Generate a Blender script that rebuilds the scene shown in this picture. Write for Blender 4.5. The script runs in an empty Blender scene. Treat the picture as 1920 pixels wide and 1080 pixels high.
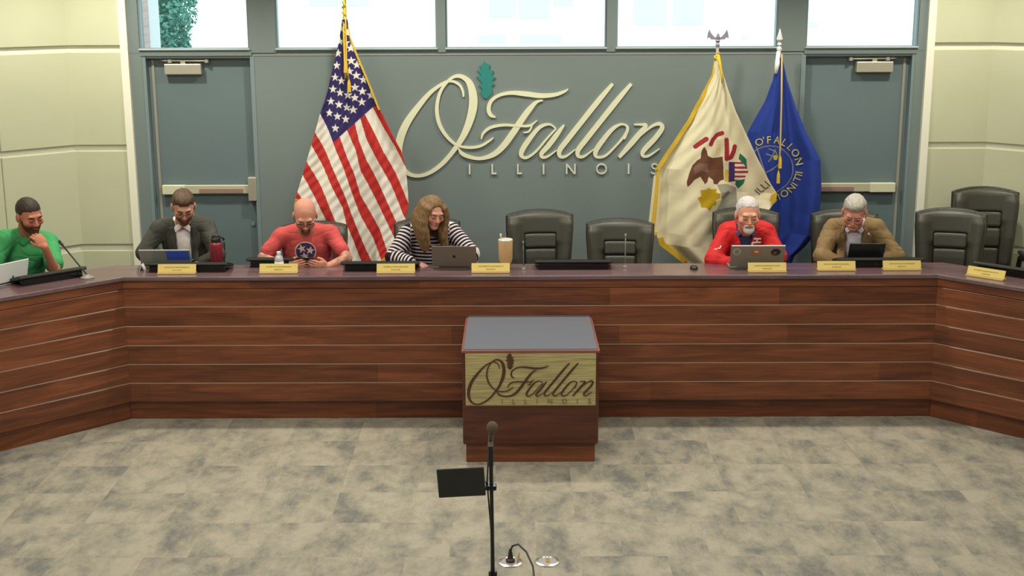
import bpy, bmesh, math, random
import numpy as np
from mathutils import Vector, Matrix
from mathutils.bvhtree import BVHTree

random.seed(7); RNG = np.random.RandomState(11)
scene = bpy.context.scene
COL = scene.collection

# ------------------------------------------------------------------ camera
FPX = 2490.0                                   # focal length in pixels of the 1920 wide frame
TILT = math.atan(FPX / 11060.0); ROLL = 0.0033
CAM = np.array([-0.135, 0.0, 3.17])
_fw = np.array([0, math.cos(TILT), -math.sin(TILT)]); _rt = np.array([1.0, 0, 0]); _up = np.array([0, math.sin(TILT), math.cos(TILT)])
_r2 = _rt * math.cos(ROLL) - _up * math.sin(ROLL); _u2 = _rt * math.sin(ROLL) + _up * math.cos(ROLL)
cam_data = bpy.data.cameras.new('camera'); cam = bpy.data.objects.new('camera', cam_data); COL.objects.link(cam)
cam_data.sensor_width = 36.0; cam_data.lens = FPX / 1920.0 * 36.0; cam_data.clip_end = 500
cam.matrix_world = Matrix(((_r2[0], _u2[0], -_fw[0], CAM[0]), (_r2[1], _u2[1], -_fw[1], CAM[1]), (_r2[2], _u2[2], -_fw[2], CAM[2]), (0, 0, 0, 1)))
scene.camera = cam

def at(px, py, Y):
    """world point at depth Y whose measured position in the photograph is px, py"""
    d = _fw + (px - 960) / FPX * _r2 + (540 - py) / FPX * _u2
    return CAM + d * (Y / d[1])
def on(px, py, z):
    """world point on the level z measured at px, py"""
    d = _fw + (px - 960) / FPX * _r2 + (540 - py) / FPX * _u2
    return CAM + d * ((z - CAM[2]) / d[2])

# ------------------------------------------------------------------ world, lights, exposure
scene.view_settings.view_transform = 'Standard'; scene.view_settings.look = 'None'
scene.view_settings.gamma = 1.0; scene.view_settings.use_curve_mapping = False
scene.view_settings.exposure = 0.0
scene.cycles.use_denoising = True
scene.cycles.max_bounces = 6; scene.cycles.sample_clamp_indirect = 4.0
world = bpy.data.worlds.new('sky'); scene.world = world; world.use_nodes = True
bg = world.node_tree.nodes['Background']; bg.inputs[0].default_value = (0.80, 0.93, 1.0, 1); bg.inputs[1].default_value = 2.6

def area(name, loc, sx, sy, power, color, rot=(0, 0, 0), spread=180):
    l = bpy.data.lights.new(name, 'AREA'); l.shape = 'RECTANGLE'; l.size = sx; l.size_y = sy; l.energy = power; l.color = color; l.spread = math.radians(spread)
    o = bpy.data.objects.new(name, l); COL.objects.link(o); o.location = loc; o.rotation_euler = rot
    return o
def spot(name, loc, target, power, color, angle, blend=0.6, radius=0.09):
    l = bpy.data.lights.new(name, 'SPOT'); l.energy = power; l.color = color; l.spot_size = math.radians(angle); l.spot_blend = blend; l.shadow_soft_size = radius
    o = bpy.data.objects.new(name, l); COL.objects.link(o); o.location = loc
    o.rotation_euler = (Vector(target) - Vector(loc)).to_track_quat('-Z', 'Y').to_euler()
    return o
WARM = (1.0, 0.945, 0.80)
COOL = (0.86, 0.94, 1.0)
CEIL = 4.1
# recessed ceiling troffers over the floor of the chamber and a row of downlights over the dais
for x, pw in ((-3.2, 54), (0.0, 44), (3.2, 32)):
    area('ceiling_troffer', (x, 7.2, CEIL - .03), 1.2, .6, pw, WARM)
    area('ceiling_troffer', (x, 4.2, CEIL - .03), 1.2, .6, 50, (0.90, 0.95, 1.0))
for x in (-3.3, -1.1, 1.1, 3.3):
    spot('downlight', (x, 10.0, CEIL - .05), (x, 10.35, 0), 178 - 5 * x, WARM, 125)
for x in (-3.75, 3.75):
    spot('wall_washer', (x, 10.75, CEIL - .05), (x, 11.25, 1.6), 33, (1.0, .98, .68), 100)

# ------------------------------------------------------------------ materials
def lin(c):
    return tuple((v / 12.92 if v <= 0.04045 else ((v + 0.055) / 1.055) ** 2.4) for v in c)
def rgb(r, g, b):
    return lin((r / 255, g / 255, b / 255))
MATS = {}
def mat(name, col, rough=0.6, metal=0.0, spec=0.5, bump=0.0, bscale=80.0, var=0.0, vscale=6.0, sss=0.0, emit=None, coat=0.0):
    if name in MATS: return MATS[name]
    m = bpy.data.materials.new(name); m.use_nodes = True; nt = m.node_tree; b = nt.nodes['Principled BSDF']
    b.inputs['Base Color'].default_value = (*col, 1); b.inputs['Roughness'].default_value = rough
    b.inputs['Metallic'].default_value = metal; b.inputs['Specular IOR Level'].default_value = spec
    if coat: b.inputs['Coat Weight'].default_value = coat
    if sss:
        b.inputs['Subsurface Weight'].default_value = sss; b.inputs['Subsurface Radius'].default_value = (.012, .005, .003); b.inputs['Subsurface Scale'].default_value = 1.0
    if bump or var:
        tc = nt.nodes.new('ShaderNodeTexCoord')
        if bump:
            n = nt.nodes.new('ShaderNodeTexNoise'); n.inputs['Scale'].default_value = bscale; n.inputs['Detail'].default_value = 4
            nt.links.new(tc.outputs['Object'], n.inputs['Vector'])
            bp = nt.nodes.new('ShaderNodeBump'); bp.inputs['Strength'].default_value = bump; bp.inputs['Distance'].default_value = 0.01
            nt.links.new(n.outputs['Fac'], bp.inputs['Height']); nt.links.new(bp.outputs['Normal'], b.inputs['Normal'])
        if var:
            n = nt.nodes.new('ShaderNodeTexNoise'); n.inputs['Scale'].default_value = vscale; n.inputs['Detail'].default_value = 3
            nt.links.new(tc.outputs['Object'], n.inputs['Vector'])
            r = nt.nodes.new('ShaderNodeValToRGB')
            r.color_ramp.elements[0].position = .3; r.color_ramp.elements[1].position = .7
            r.color_ramp.elements[0].color = (*[c * (1 - var) for c in col], 1); r.color_ramp.elements[1].color = (*[min(1, c * (1 + var)) for c in col], 1)
            nt.links.new(n.outputs['Fac'], r.inputs['Fac']); nt.links.new(r.outputs['Color'], b.inputs['Base Color'])
    MATS[name] = m
    return m

def nodes(m):
    return m.node_tree.nodes, m.node_tree.links, m.node_tree.nodes['Principled BSDF']

def wood_mat(name, dark, mid, light, rough=0.35, gloss=0.5):
    m = mat(name, mid, rough, spec=gloss); N, K, b = nodes(m)
    tc = N.new('ShaderNodeTexCoord'); oi = N.new('ShaderNodeObjectInfo')
    mul = N.new('ShaderNodeVectorMath'); mul.operation = 'MULTIPLY_ADD'
    comb = N.new('ShaderNodeCombineXYZ')
    for i, k in enumerate((37.0, 11.0, 23.0)):
        mm = N.new('ShaderNodeMath'); mm.operation = 'MULTIPLY'; mm.inputs[1].default_value = k
        K.new(oi.outputs['Random'], mm.inputs[0]); K.new(mm.outputs[0], comb.inputs[i])
    mul.inputs[1].default_value = (0.9, 6.0, 9.0)
    K.new(tc.outputs['Object'], mul.inputs[0]); K.new(comb.outputs[0], mul.inputs[2])
    n1 = N.new('ShaderNodeTexNoise'); n1.inputs['Scale'].default_value = 1.6; n1.inputs['Detail'].default_value = 6; n1.inputs['Distortion'].default_value = 1.2
    K.new(mul.outputs[0], n1.inputs['Vector'])
    m2 = N.new('ShaderNodeVectorMath'); m2.operation = 'MULTIPLY_ADD'; m2.inputs[1].default_value = (2.0, 40.0, 90.0)
    K.new(tc.outputs['Object'], m2.inputs[0]); K.new(comb.outputs[0], m2.inputs[2])
    n2 = N.new('ShaderNodeTexNoise'); n2.inputs['Scale'].default_value = 1.5; n2.inputs['Detail'].default_value = 3
    K.new(m2.outputs[0], n2.inputs['Vector'])
    mix = N.new('ShaderNodeMath'); mix.operation = 'MULTIPLY_ADD'; mix.inputs[1].default_value = 0.35
    K.new(n2.outputs['Fac'], mix.inputs[0])
    ad = N.new('ShaderNodeMath'); ad.operation = 'MULTIPLY'; ad.inputs[1].default_value = 0.65
    K.new(n1.outputs['Fac'], ad.inputs[0]); K.new(ad.outputs[0], mix.inputs[2])
    # veneer sheets change tone along the length of a board
    sx = N.new('ShaderNodeSeparateXYZ'); K.new(tc.outputs['Object'], sx.inputs[0])
    sm = N.new('ShaderNodeMath'); sm.operation = 'MULTIPLY_ADD'; sm.inputs[1].default_value = 0.8
    K.new(sx.outputs[0], sm.inputs[0]); K.new(comb.outputs[0], sm.inputs[2])
    fl = N.new('ShaderNodeMath'); fl.operation = 'FLOOR'; K.new(sm.outputs[0], fl.inputs[0])
    ad2 = N.new('ShaderNodeMath'); ad2.operation = 'ADD'; K.new(fl.outputs[0], ad2.inputs[0]); K.new(oi.outputs['Random'], ad2.inputs[1])
    wn = N.new('ShaderNodeTexWhiteNoise'); wn.noise_dimensions = '1D'; K.new(ad2.outputs[0], wn.inputs['W'])
    sh = N.new('ShaderNodeMath'); sh.operation = 'MULTIPLY_ADD'; sh.inputs[1].default_value = 0.16; sh.inputs[2].default_value = -0.08
    K.new(wn.outputs['Value'], sh.inputs[0])
    fin = N.new('ShaderNodeMath'); fin.operation = 'ADD'; K.new(mix.outputs[0], fin.inputs[0]); K.new(sh.outputs[0], fin.inputs[1])
    r = N.new('ShaderNodeValToRGB'); e = r.color_ramp.elements
    e[0].position = .28; e[0].color = (*dark, 1); e[1].position = .72; e[1].color = (*light, 1)
    x = e.new(.5); x.color = (*mid, 1)
    K.new(fin.outputs[0], r.inputs['Fac']); K.new(r.outputs['Color'], b.inputs['Base Color'])
    return m

def attr_mat(name, rough=0.8, bump=0.25, bscale=500, sheen=0.0):
    m = mat(name, (.5, .5, .5), rough, spec=0.25, bump=bump, bscale=bscale); N, K, b = nodes(m)
    a = N.new('ShaderNodeAttribute'); a.attribute_name = 'paint'
    K.new(a.outputs['Color'], b.inputs['Base Color'])
    return m

M_wood = wood_mat('wood', rgb(74, 39, 25), rgb(112, 62, 38), rgb(146, 84, 52))
M_woodd = wood_mat('wood_toe', rgb(52, 26, 18), rgb(78, 38, 26), rgb(98, 50, 33))
M_wtop = wood_mat('wood_top', rgb(84, 62, 66), rgb(104, 80, 84), rgb(120, 94, 96), rough=0.22, gloss=.8)
M_strip = mat('reveal_metal', rgb(196, 176, 150), 0.45, metal=0.3)
M_black = mat('black_plastic', rgb(26, 28, 27), 0.45)
M_blackg = mat('black_gloss', rgb(14, 16, 17), 0.15)
M_grey = mat('grey_wall_paint', rgb(115, 127, 126), 0.55, bump=0.03, bscale=160)
M_frame = mat('grey_frame_paint', rgb(122, 138, 142), 0.4)
M_door = mat('grey_door_paint', rgb(101, 118, 122), 0.42)
M_cream = mat('cream_panel_fabric', rgb(198, 199, 172), 0.9, spec=.2, bump=0.12, bscale=600, var=0.03, vscale=2)
M_white = mat('white_trim_paint', rgb(240, 238, 222), 0.5)
M_alu = mat('satin_aluminium', rgb(190, 186, 170), 0.38, metal=0.55)
M_chrome = mat('chrome', rgb(215, 215, 215), 0.15, metal=1.0)
M_brass = mat('gold_metal', rgb(214, 176, 60), 0.3, metal=0.8)
M_gold = mat('gold_fringe', rgb(222, 184, 46), 0.8, bump=0.6, bscale=300)
M_ivory = mat('ivory_letter', rgb(222, 222, 190), 0.5)
M_greyl = mat('pale_grey_letter', rgb(206, 208, 196), 0.5)
M_teal = mat('teal_leaf', rgb(36, 128, 122), 0.5)
M_leather = mat('black_leather', rgb(70, 69, 60), 0.42, bump=0.10, bscale=260)
M_leatherd = mat('dark_leather', rgb(40, 40, 38), 0.4, bump=0.1, bscale=260)
M_ceil = mat('ceiling_paint', rgb(226, 224, 214), 0.9)
M_roomwall = mat('room_wall_paint', rgb(208, 202, 176), 0.9)
M_paper = mat('white_paper', rgb(240, 240, 238), 0.7)

# ------------------------------------------------------------------ object helpers
def wm(o):
    b = o.matrix_basis
    if o.parent is None: return b.copy()
    return wm(o.parent) @ o.matrix_parent_inverse @ b
def link(name, me, material=None, parent=None, world_space=False, smooth=False, auto=None):
    o = bpy.data.objects.new(name, me); COL.objects.link(o)
    if material is not None:
        if len(me.materials) == 0: me.materials.append(material)
    if smooth and len(me.polygons): me.polygons.foreach_set('use_smooth', [True] * len(me.polygons))
    if auto:
        try: me.set_sharp_from_angle(angle=math.radians(auto))
        except Exception: pass
    if parent is not None:
        o.parent = parent
        if world_space: o.matrix_parent_inverse = wm(parent).inverted()
    return o
def tag(o, label=None, cat=None, group=None, kind=None):
    if label: o['label'] = label
    if cat: o['category'] = cat
    if group: o['group'] = group
    if kind: o['kind'] = kind
    return o
def thing(name, label, cat, loc=(0, 0, 0), rz=0.0, group=None):
    o = bpy.data.objects.new(name, None); COL.objects.link(o); o.empty_display_size = .1
    o.location = loc; o.rotation_euler = (0, 0, rz)
    return tag(o, label, cat, group)
def struct_root(name, loc=(0, 0, 0)):
    o = bpy.data.objects.new(name, None); COL.objects.link(o); o.location = loc; o['kind'] = 'structure'
    return o
def copy_tree(o, parent=None):
    c = o.copy(); COL.objects.link(c); c.parent = parent
    if parent is not None: c.matrix_parent_inverse = o.matrix_parent_inverse.copy()
    for ch in [x for x in bpy.data.objects if x.parent == o]: copy_tree(ch, c)
    return c

class MB:
    """collects simple solids into one mesh"""
    def __init__(s): s.bm = bmesh.new()
    def box(s, c, size, M=None, bevel=0.0, seg=2):
        r = bmesh.ops.create_cube(s.bm, size=1.0); vs = r['verts']
        for v in vs: v.co = Vector((v.co.x * size[0], v.co.y * size[1], v.co.z * size[2]))
        if bevel:
            es = list({e for v in vs for e in v.link_edges})
            rr = bmesh.ops.bevel(s.bm, geom=es, offset=bevel, segments=seg, affect='EDGES', profile=.5)
            vs = list({v for f in rr['faces'] for v in f.verts} | {v for v in vs if v.is_valid})
        X = Matrix.Translation(Vector(c)) @ (M.to_4x4() if M is not None else Matrix.Identity(4))
        for v in vs: v.co = X @ v.co
        return s
    def b2(s, lo, hi, bevel=0.0, seg=2):
        lo = np.array(lo, float); hi = np.array(hi, float)
        return s.box(tuple((lo + hi) / 2), tuple(hi - lo), None, bevel, seg)
    def tube(s, pts, rad, seg=10, cap=True, closed=False):
        pts = [Vector(p) for p in pts]; n = len(pts)
        if not hasattr(rad, '__len__'): rad = [rad] * n
        rings = []; ref = None
        for i, p in enumerate(pts):
            if closed: t = pts[(i + 1) % n] - pts[i - 1]
            else: t = pts[min(i + 1, n - 1)] - pts[max(i - 1, 0)]
            t.normalize()
            if ref is None: ref = Vector((0, 0, 1)) if abs(t.z) < .9 else Vector((1, 0, 0))
            a = (ref - t * ref.dot(t)).normalized(); ref = a; b = t.cross(a)
            rings.append([s.bm.verts.new(p + (a * math.cos(k * 2 * math.pi / seg) + b * math.sin(k * 2 * math.pi / seg)) * rad[i]) for k in range(seg)])
        m = n if closed else n - 1
        for i in range(m):
            A, B = rings[i], rings[(i + 1) % n]
            for k in range(seg): s.bm.faces.new((A[k], A[(k + 1) % seg], B[(k + 1) % seg], B[k]))
        if cap and not closed:
            s.bm.faces.new(list(reversed(rings[0]))); s.bm.faces.new(rings[-1])
        return s
    def lathe(s, prof, c=(0, 0, 0), seg=24, M=None):
        X = Matrix.Translation(Vector(c)) @ (M.to_4x4() if M is not None else Matrix.Identity(4))
        rings = []
        for r, z in prof:
            if r <= 1e-6: rings.append([s.bm.verts.new(X @ Vector((0, 0, z)))])
            else: rings.append([s.bm.verts.new(X @ Vector((r * math.cos(k * 2 * math.pi / seg), r * math.sin(k * 2 * math.pi / seg), z))) for k in range(seg)])
        for A, B in zip(rings[:-1], rings[1:]):
            for k in range(seg):
                q = [A[k % len(A)], A[(k + 1) % len(A)], B[(k + 1) % len(B)], B[k % len(B)]]
                q2 = []
                for v in q:
                    if v not in q2: q2.append(v)
                if len(q2) >= 3: s.bm.faces.new(q2)
        if len(rings[0]) > 1: s.bm.faces.new(list(reversed(rings[0])))
        if len(rings[-1]) > 1: s.bm.faces.new(rings[-1])
        return s
    def prism(s, poly, d, M=None):
        """polygon in the xz plane extruded from y=0 to y=d"""
        X = M if M is not None else Matrix.Identity(4)
        a = [s.bm.verts.new(X @ Vector((x, 0, z))) for x, z in poly]; b = [s.bm.verts.new(X @ Vector((x, d, z))) for x, z in poly]
        n = len(poly)
        s.bm.faces.new(a); s.bm.faces.new(list(reversed(b)))
        for i in range(n): s.bm.faces.new((a[i], b[i], b[(i + 1) % n], a[(i + 1) % n]))
        return s
    def ribbon(s, pts, d, X, lift=0.0, wk=1.0):
        """flat lettering stroke: pts (x, z, width) in the xz plane, solid from y=0 to y=d"""
        P = np.array(pts, float); n = len(P); q = []
        for i in range(n - 1):                               # Catmull-Rom through the stroke
            p0 = P[max(i - 1, 0)]; p1 = P[i]; p2 = P[i + 1]; p3 = P[min(i + 2, n - 1)]
            for t in np.linspace(0, 1, 7)[:-1]:
                q.append(.5 * ((2 * p1) + (p2 - p0) * t + (2 * p0 - 5 * p1 + 4 * p2 - p3) * t * t + (3 * p1 - p0 - 3 * p2 + p3) * t ** 3))
        q.append(P[-1]); q = np.array(q)
        T = np.gradient(q[:, :2], axis=0); T /= np.linalg.norm(T, axis=1)[:, None] + 1e-9
        Nn = np.stack([-T[:, 1], T[:, 0]], 1); w = np.maximum(q[:, 2:3] * wk, 2) / 2
        Lf = q[:, :2] + Nn * w; Rg = q[:, :2] - Nn * w
        V = [[s.bm.verts.new(X @ Vector((p[0], (y - lift - .0025 * i / len(E)) if y == 0 else y, p[1]))) for i, p in enumerate(E)] for E in (Lf, Rg) for y in (0, d)]
        for i in range(len(q) - 1):
            s.bm.faces.new((V[0][i], V[0][i + 1], V[2][i + 1], V[2][i])); s.bm.faces.new((V[1][i], V[3][i], V[3][i + 1], V[1][i + 1]))
            s.bm.faces.new((V[0][i], V[1][i], V[1][i + 1], V[0][i + 1])); s.bm.faces.new((V[2][i], V[2][i + 1], V[3][i + 1], V[3][i]))
        for i in (0, len(q) - 1): s.bm.faces.new((V[0][i], V[2][i], V[3][i], V[1][i]))
        return s
    def build(s, name, material, parent=None, world_space=False, smooth=False, auto=None):
        bmesh.ops.recalc_face_normals(s.bm, faces=s.bm.faces[:])
        me = bpy.data.meshes.new(name); s.bm.to_mesh(me); s.bm.free()
        return link(name, me, material, parent, world_space, smooth, auto)

def from_np(name, V, Q):
    me = bpy.data.meshes.new(name); V = np.asarray(V, np.float32); Q = np.asarray(Q, np.int32); n = Q.shape[1]
    me.vertices.add(len(V)); me.vertices.foreach_set('co', V.ravel())
    me.loops.add(Q.size); me.loops.foreach_set('vertex_index', Q.ravel())
    me.polygons.add(len(Q)); me.polygons.foreach_set('loop_start', np.arange(0, Q.size, n, dtype=np.int32)); me.polygons.foreach_set('loop_total', np.full(len(Q), n, np.int32))
    me.update(calc_edges=True); me.validate()
    return me
def rotm(rx=0, ry=0, rz=0):
    return np.array(Matrix.Rotation(rz, 3, 'Z') @ Matrix.Rotation(rx, 3, 'X') @ Matrix.Rotation(ry, 3, 'Y'))

# ------------------------------------------------------------------ soft-body modelling: signed distance fields meshed by surface nets
class Field:
    def __init__(s, lo, hi, h):
        s.lo = np.array(lo, float); s.h = h
        s.ax = [np.arange(a, b + h, h, dtype=np.float32) for a, b in zip(lo, hi)]
        s.f = np.full([len(a) for a in s.ax], 1.0, np.float32)
    def apply(s, prim, k=0.0, op='u'):
        fn, lo, hi = prim; sl = []
        for i in range(3):
            a = int(math.floor((lo[i] - k - 3 * s.h - s.lo[i]) / s.h)); b = int(math.ceil((hi[i] + k + 3 * s.h - s.lo[i]) / s.h)) + 1
            a = max(a, 0); b = min(b, len(s.ax[i]))
            if b <= a: return s
            sl.append(slice(a, b))
        sl = tuple(sl)
        X = s.ax[0][sl[0]][:, None, None]; Y = s.ax[1][sl[1]][None, :, None]; Z = s.ax[2][sl[2]][None, None, :]
        d = fn(X, Y, Z); f = s.f[sl]
        if op == 'u':
            r = np.minimum(f, d)
            if k > 0: hh = np.maximum(k - np.abs(f - d), 0) / k; r = r - hh * hh * k / 4
        else:                                                   # subtract
            d = -d; r = np.maximum(f, d)
            if k > 0: hh = np.maximum(k - np.abs(f - d), 0) / k; r = r + hh * hh * k / 4
        s.f[sl] = r
        return s
    def clip(s, fn):
        """keep only where fn < 0"""
        s.f = np.maximum(s.f, fn(s.ax[0][:, None, None], s.ax[1][None, :, None], s.ax[2][None, None, :])).astype(np.float32)
        return s
    def mesh(s):
        f = s.f; f[0] = f[-1] = 1; f[:, 0] = f[:, -1] = 1; f[:, :, 0] = f[:, :, -1] = 1
        ng = f < 0; n8 = ng.view(np.int8)
        cnt = sum(n8[i:f.shape[0] - 1 + i, j:f.shape[1] - 1 + j, k:f.shape[2] - 1 + k] for i in (0, 1) for j in (0, 1) for k in (0, 1))
        act = (cnt > 0) & (cnt < 8)
        idx = np.full(act.shape, -1, np.int32); ai = np.argwhere(act); idx[act] = np.arange(len(ai))
        acc = np.zeros((len(ai), 3), np.float32); nn = np.zeros(len(ai), np.float32)
        cs = [(i, j, k) for i in (0, 1) for j in (0, 1) for k in (0, 1)]
        val = {c: f[ai[:, 0] + c[0], ai[:, 1] + c[1], ai[:, 2] + c[2]] for c in cs}
        for c in cs:
            for ax in range(3):
                if c[ax] == 0:
                    c2 = list(c); c2[ax] = 1; c2 = tuple(c2)
                    a, b = val[c], val[c2]; m = (a < 0) != (b < 0)
                    t = a[m] / (a[m] - b[m])
                    p = np.tile(np.array(c, np.float32), (m.sum(), 1)); p[:, ax] += t
                    acc[m] += p; nn[m] += 1
        V = s.lo + (ai + acc / nn[:, None]) * s.h
        Q = []
        for ax in range(3):
            u, v = (ax + 1) % 3, (ax + 2) % 3
            a = [slice(None)] * 3; b = [slice(None)] * 3; a[ax] = slice(0, -1); b[ax] = slice(1, None)
            e = np.argwhere(ng[tuple(a)] != ng[tuple(b)])
            e = e[(e[:, u] > 0) & (e[:, v] > 0) & (e[:, u] < f.shape[u] - 1) & (e[:, v] < f.shape[v] - 1)]
            def cell(du, dv):
                q = e.copy(); q[:, u] += du; q[:, v] += dv
                return idx[q[:, 0], q[:, 1], q[:, 2]]
            q = np.stack([cell(-1, -1), cell(0, -1), cell(0, 0), cell(-1, 0)], 1)
            inside = ng[e[:, 0], e[:, 1], e[:, 2]]
            q[~inside] = q[~inside][:, ::-1]
            Q.append(q)
        return V, np.concatenate(Q)

def cone(a, b, ra, rb):
    a = np.array(a, float); b = np.array(b, float); ba = b - a; L = max(ba @ ba, 1e-9); r = max(ra, rb)
    def fn(X, Y, Z):
        t = np.clip(((X - a[0]) * ba[0] + (Y - a[1]) * ba[1] + (Z - a[2]) * ba[2]) / L, 0, 1)
        return np.sqrt((X - a[0] - t * ba[0]) ** 2 + (Y - a[1] - t * ba[1]) ** 2 + (Z - a[2] - t * ba[2]) ** 2) - (ra + (rb - ra) * t)
    return fn, np.minimum(a, b) - r, np.maximum(a, b) + r
def ell(c, r, R=None):
    c = np.array(c, float); r = np.array(r, float); R = np.eye(3) if R is None else np.array(R); m = r.max()
    def fn(X, Y, Z):
        x, y, z = X - c[0], Y - c[1], Z - c[2]
        u = R[0, 0] * x + R[1, 0] * y + R[2, 0] * z; v = R[0, 1] * x + R[1, 1] * y + R[2, 1] * z; w = R[0, 2] * x + R[1, 2] * y + R[2, 2] * z
        k0 = np.sqrt((u / r[0]) ** 2 + (v / r[1]) ** 2 + (w / r[2]) ** 2) + 1e-9
        k1 = np.sqrt((u / r[0] ** 2) ** 2 + (v / r[1] ** 2) ** 2 + (w / r[2] ** 2) ** 2) + 1e-9
        return k0 * (k0 - 1) / k1
    return fn, c - m, c + m
def rbox(c, half, r, R=None):
    c = np.array(c, float); half = np.array(half, float); R = np.eye(3) if R is None else np.array(R); m = np.linalg.norm(half)
    def fn(X, Y, Z):
        x, y, z = X - c[0], Y - c[1], Z - c[2]
        q = [np.abs(R[0, i] * x + R[1, i] * y + R[2, i] * z) - (half[i] - r) for i in range(3)]
        o = np.sqrt(np.maximum(q[0], 0) ** 2 + np.maximum(q[1], 0) ** 2 + np.maximum(q[2], 0) ** 2)
        return o + np.minimum(np.maximum(np.maximum(q[0], q[1]), q[2]), 0) - r
    return fn, c - m, c + m

def vnoise(V, freq, seed, n=5):
    """cheap smooth noise in -1..1"""
    r = np.random.RandomState(seed); o = np.zeros(len(V))
    for i in range(n):
        d = r.normal(size=3); d /= np.linalg.norm(d)
        o += np.sin(V @ d * freq * (0.7 + .6 * r.rand()) + r.rand() * 6.28 + 1.3 * np.sin(V @ np.roll(d, 1) * freq * .6 + r.rand() * 6))
    return o / n
def vert_normals(V, Q):
    a = V[Q[:, 2]] - V[Q[:, 0]]; b = V[Q[:, 3]] - V[Q[:, 1]]; fn = np.cross(a, b); N = np.zeros_like(V)
    for k in range(4):
        for c in range(3): N[:, c] += np.bincount(Q[:, k], fn[:, c], len(V))
    return N / (np.linalg.norm(N, axis=1)[:, None] + 1e-12)
def set_attr(me, name, arr):
    arr = np.asarray(arr, np.float32)
    if arr.ndim == 1:
        a = me.attributes.new(name, 'FLOAT', 'POINT'); a.data.foreach_set('value', arr)
    else:
        a = me.attributes.new(name, 'FLOAT_COLOR', 'POINT'); a.data.foreach_set('color', np.concatenate([arr, np.ones((len(arr), 1), np.float32)], 1).ravel())
def text_mesh(body, size, depth=0.0):
    """flat outline letters from the built-in font as (verts, faces) in the xy plane, centred"""
    cu = bpy.data.curves.new('t', 'FONT'); cu.body = body; cu.size = size; cu.align_x = 'CENTER'; cu.align_y = 'CENTER'; cu.resolution_u = 4
    o = bpy.data.objects.new('t', cu); COL.objects.link(o)
    dg = bpy.context.evaluated_depsgraph_get(); me = bpy.data.meshes.new_from_object(o.evaluated_get(dg))
    V = np.array([v.co[:] for v in me.vertices]) if len(me.vertices) else np.zeros((0, 3)); Fc = [list(p.vertices) for p in me.polygons]
    bpy.data.objects.remove(o); bpy.data.curves.remove(cu); bpy.data.meshes.remove(me)
    return V, Fc
def drape(name, V2, faces, bvh, origin_y, material, parent, off=0.004, direction=(0, 1, 0), thick=0.0):
    """print or badge laid on a surface: V2 points (x, z), dropped along +y onto the surface held by bvh"""
    out = []; last = None
    for x, z in V2:
        h = bvh.ray_cast(Vector((x, origin_y, z)), Vector(direction))
        if h[0] is None: h = bvh.find_nearest(Vector((x, last if last is not None else origin_y + .4, z)))
        p = h[0] + Vector((0, -off, 0)); last = p.y
        out.append(p)
    me = bpy.data.meshes.new(name); me.from_pydata([tuple(p) for p in out], [], faces); me.update()
    o = link(name, me, material, parent)
    if thick:
        md = o.modifiers.new('thickness', 'SOLIDIFY'); md.thickness = thick; md.offset = 0
    return o
def disc2(cx, cz, rx, rz=None, rings=5, seg=28):
    rz = rz or rx; V = [(cx, cz)]; Fc = []
    for i in range(1, rings + 1):
        for k in range(seg): a = 2 * math.pi * k / seg; V.append((cx + rx * i / rings * math.cos(a), cz + rz * i / rings * math.sin(a)))
    for k in range(seg): Fc.append([0, 1 + k, 1 + (k + 1) % seg])
    for i in range(1, rings):
        for k in range(seg):
            a = 1 + (i - 1) * seg + k; b = 1 + (i - 1) * seg + (k + 1) % seg; Fc.append([a, a + seg, b + seg, b])
    return V, Fc
def ring2(cx, cz, r, w, seg=36):
    V = []; Fc = []
    for k in range(seg):
        a = 2 * math.pi * k / seg
        for q in (r - w / 2, r + w / 2): V.append((cx + q * math.cos(a), cz + q * math.sin(a)))
    for k in range(seg): a = 2 * k; b = 2 * ((k + 1) % seg); Fc.append([a, b, b + 1, a + 1])
    return V, Fc
def star2(cx, cz, r, rot=0.0, inner=.4):
    V = [(cx, cz)]
    for k in range(10):
        a = rot + math.pi / 2 + k * math.pi / 5; q = r if k % 2 == 0 else r * inner; V.append((cx + q * math.cos(a), cz + q * math.sin(a)))
    return V, [[0, 1 + k, 1 + (k + 1) % 10] for k in range(10)]
# ================================================================== the room
DAIS = 0.38; DY = 9.558; DZ = 1.114; WALL = 11.3
S2 = math.sqrt(.5)
def path(d, L):
    """plan line parallel to the desk front, d behind it, with wings of length L"""
    c = 3.0 + .41421 * d
    return [(-c - L * S2, DY + d - L * S2), (-c, DY + d), (c, DY + d), (c + L * S2, DY + d - L * S2)]
def slab(poly, z0, z1):
    b = MB(); a = [b.bm.verts.new((x, y, z0)) for x, y in poly]; t = [b.bm.verts.new((x, y, z1)) for x, y in poly]; n = len(poly)
    b.bm.faces.new(list(reversed(a))); b.bm.faces.new(t)
    for i in range(n): b.bm.faces.new((a[i], a[(i + 1) % n], t[(i + 1) % n], t[i]))
    return b

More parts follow.
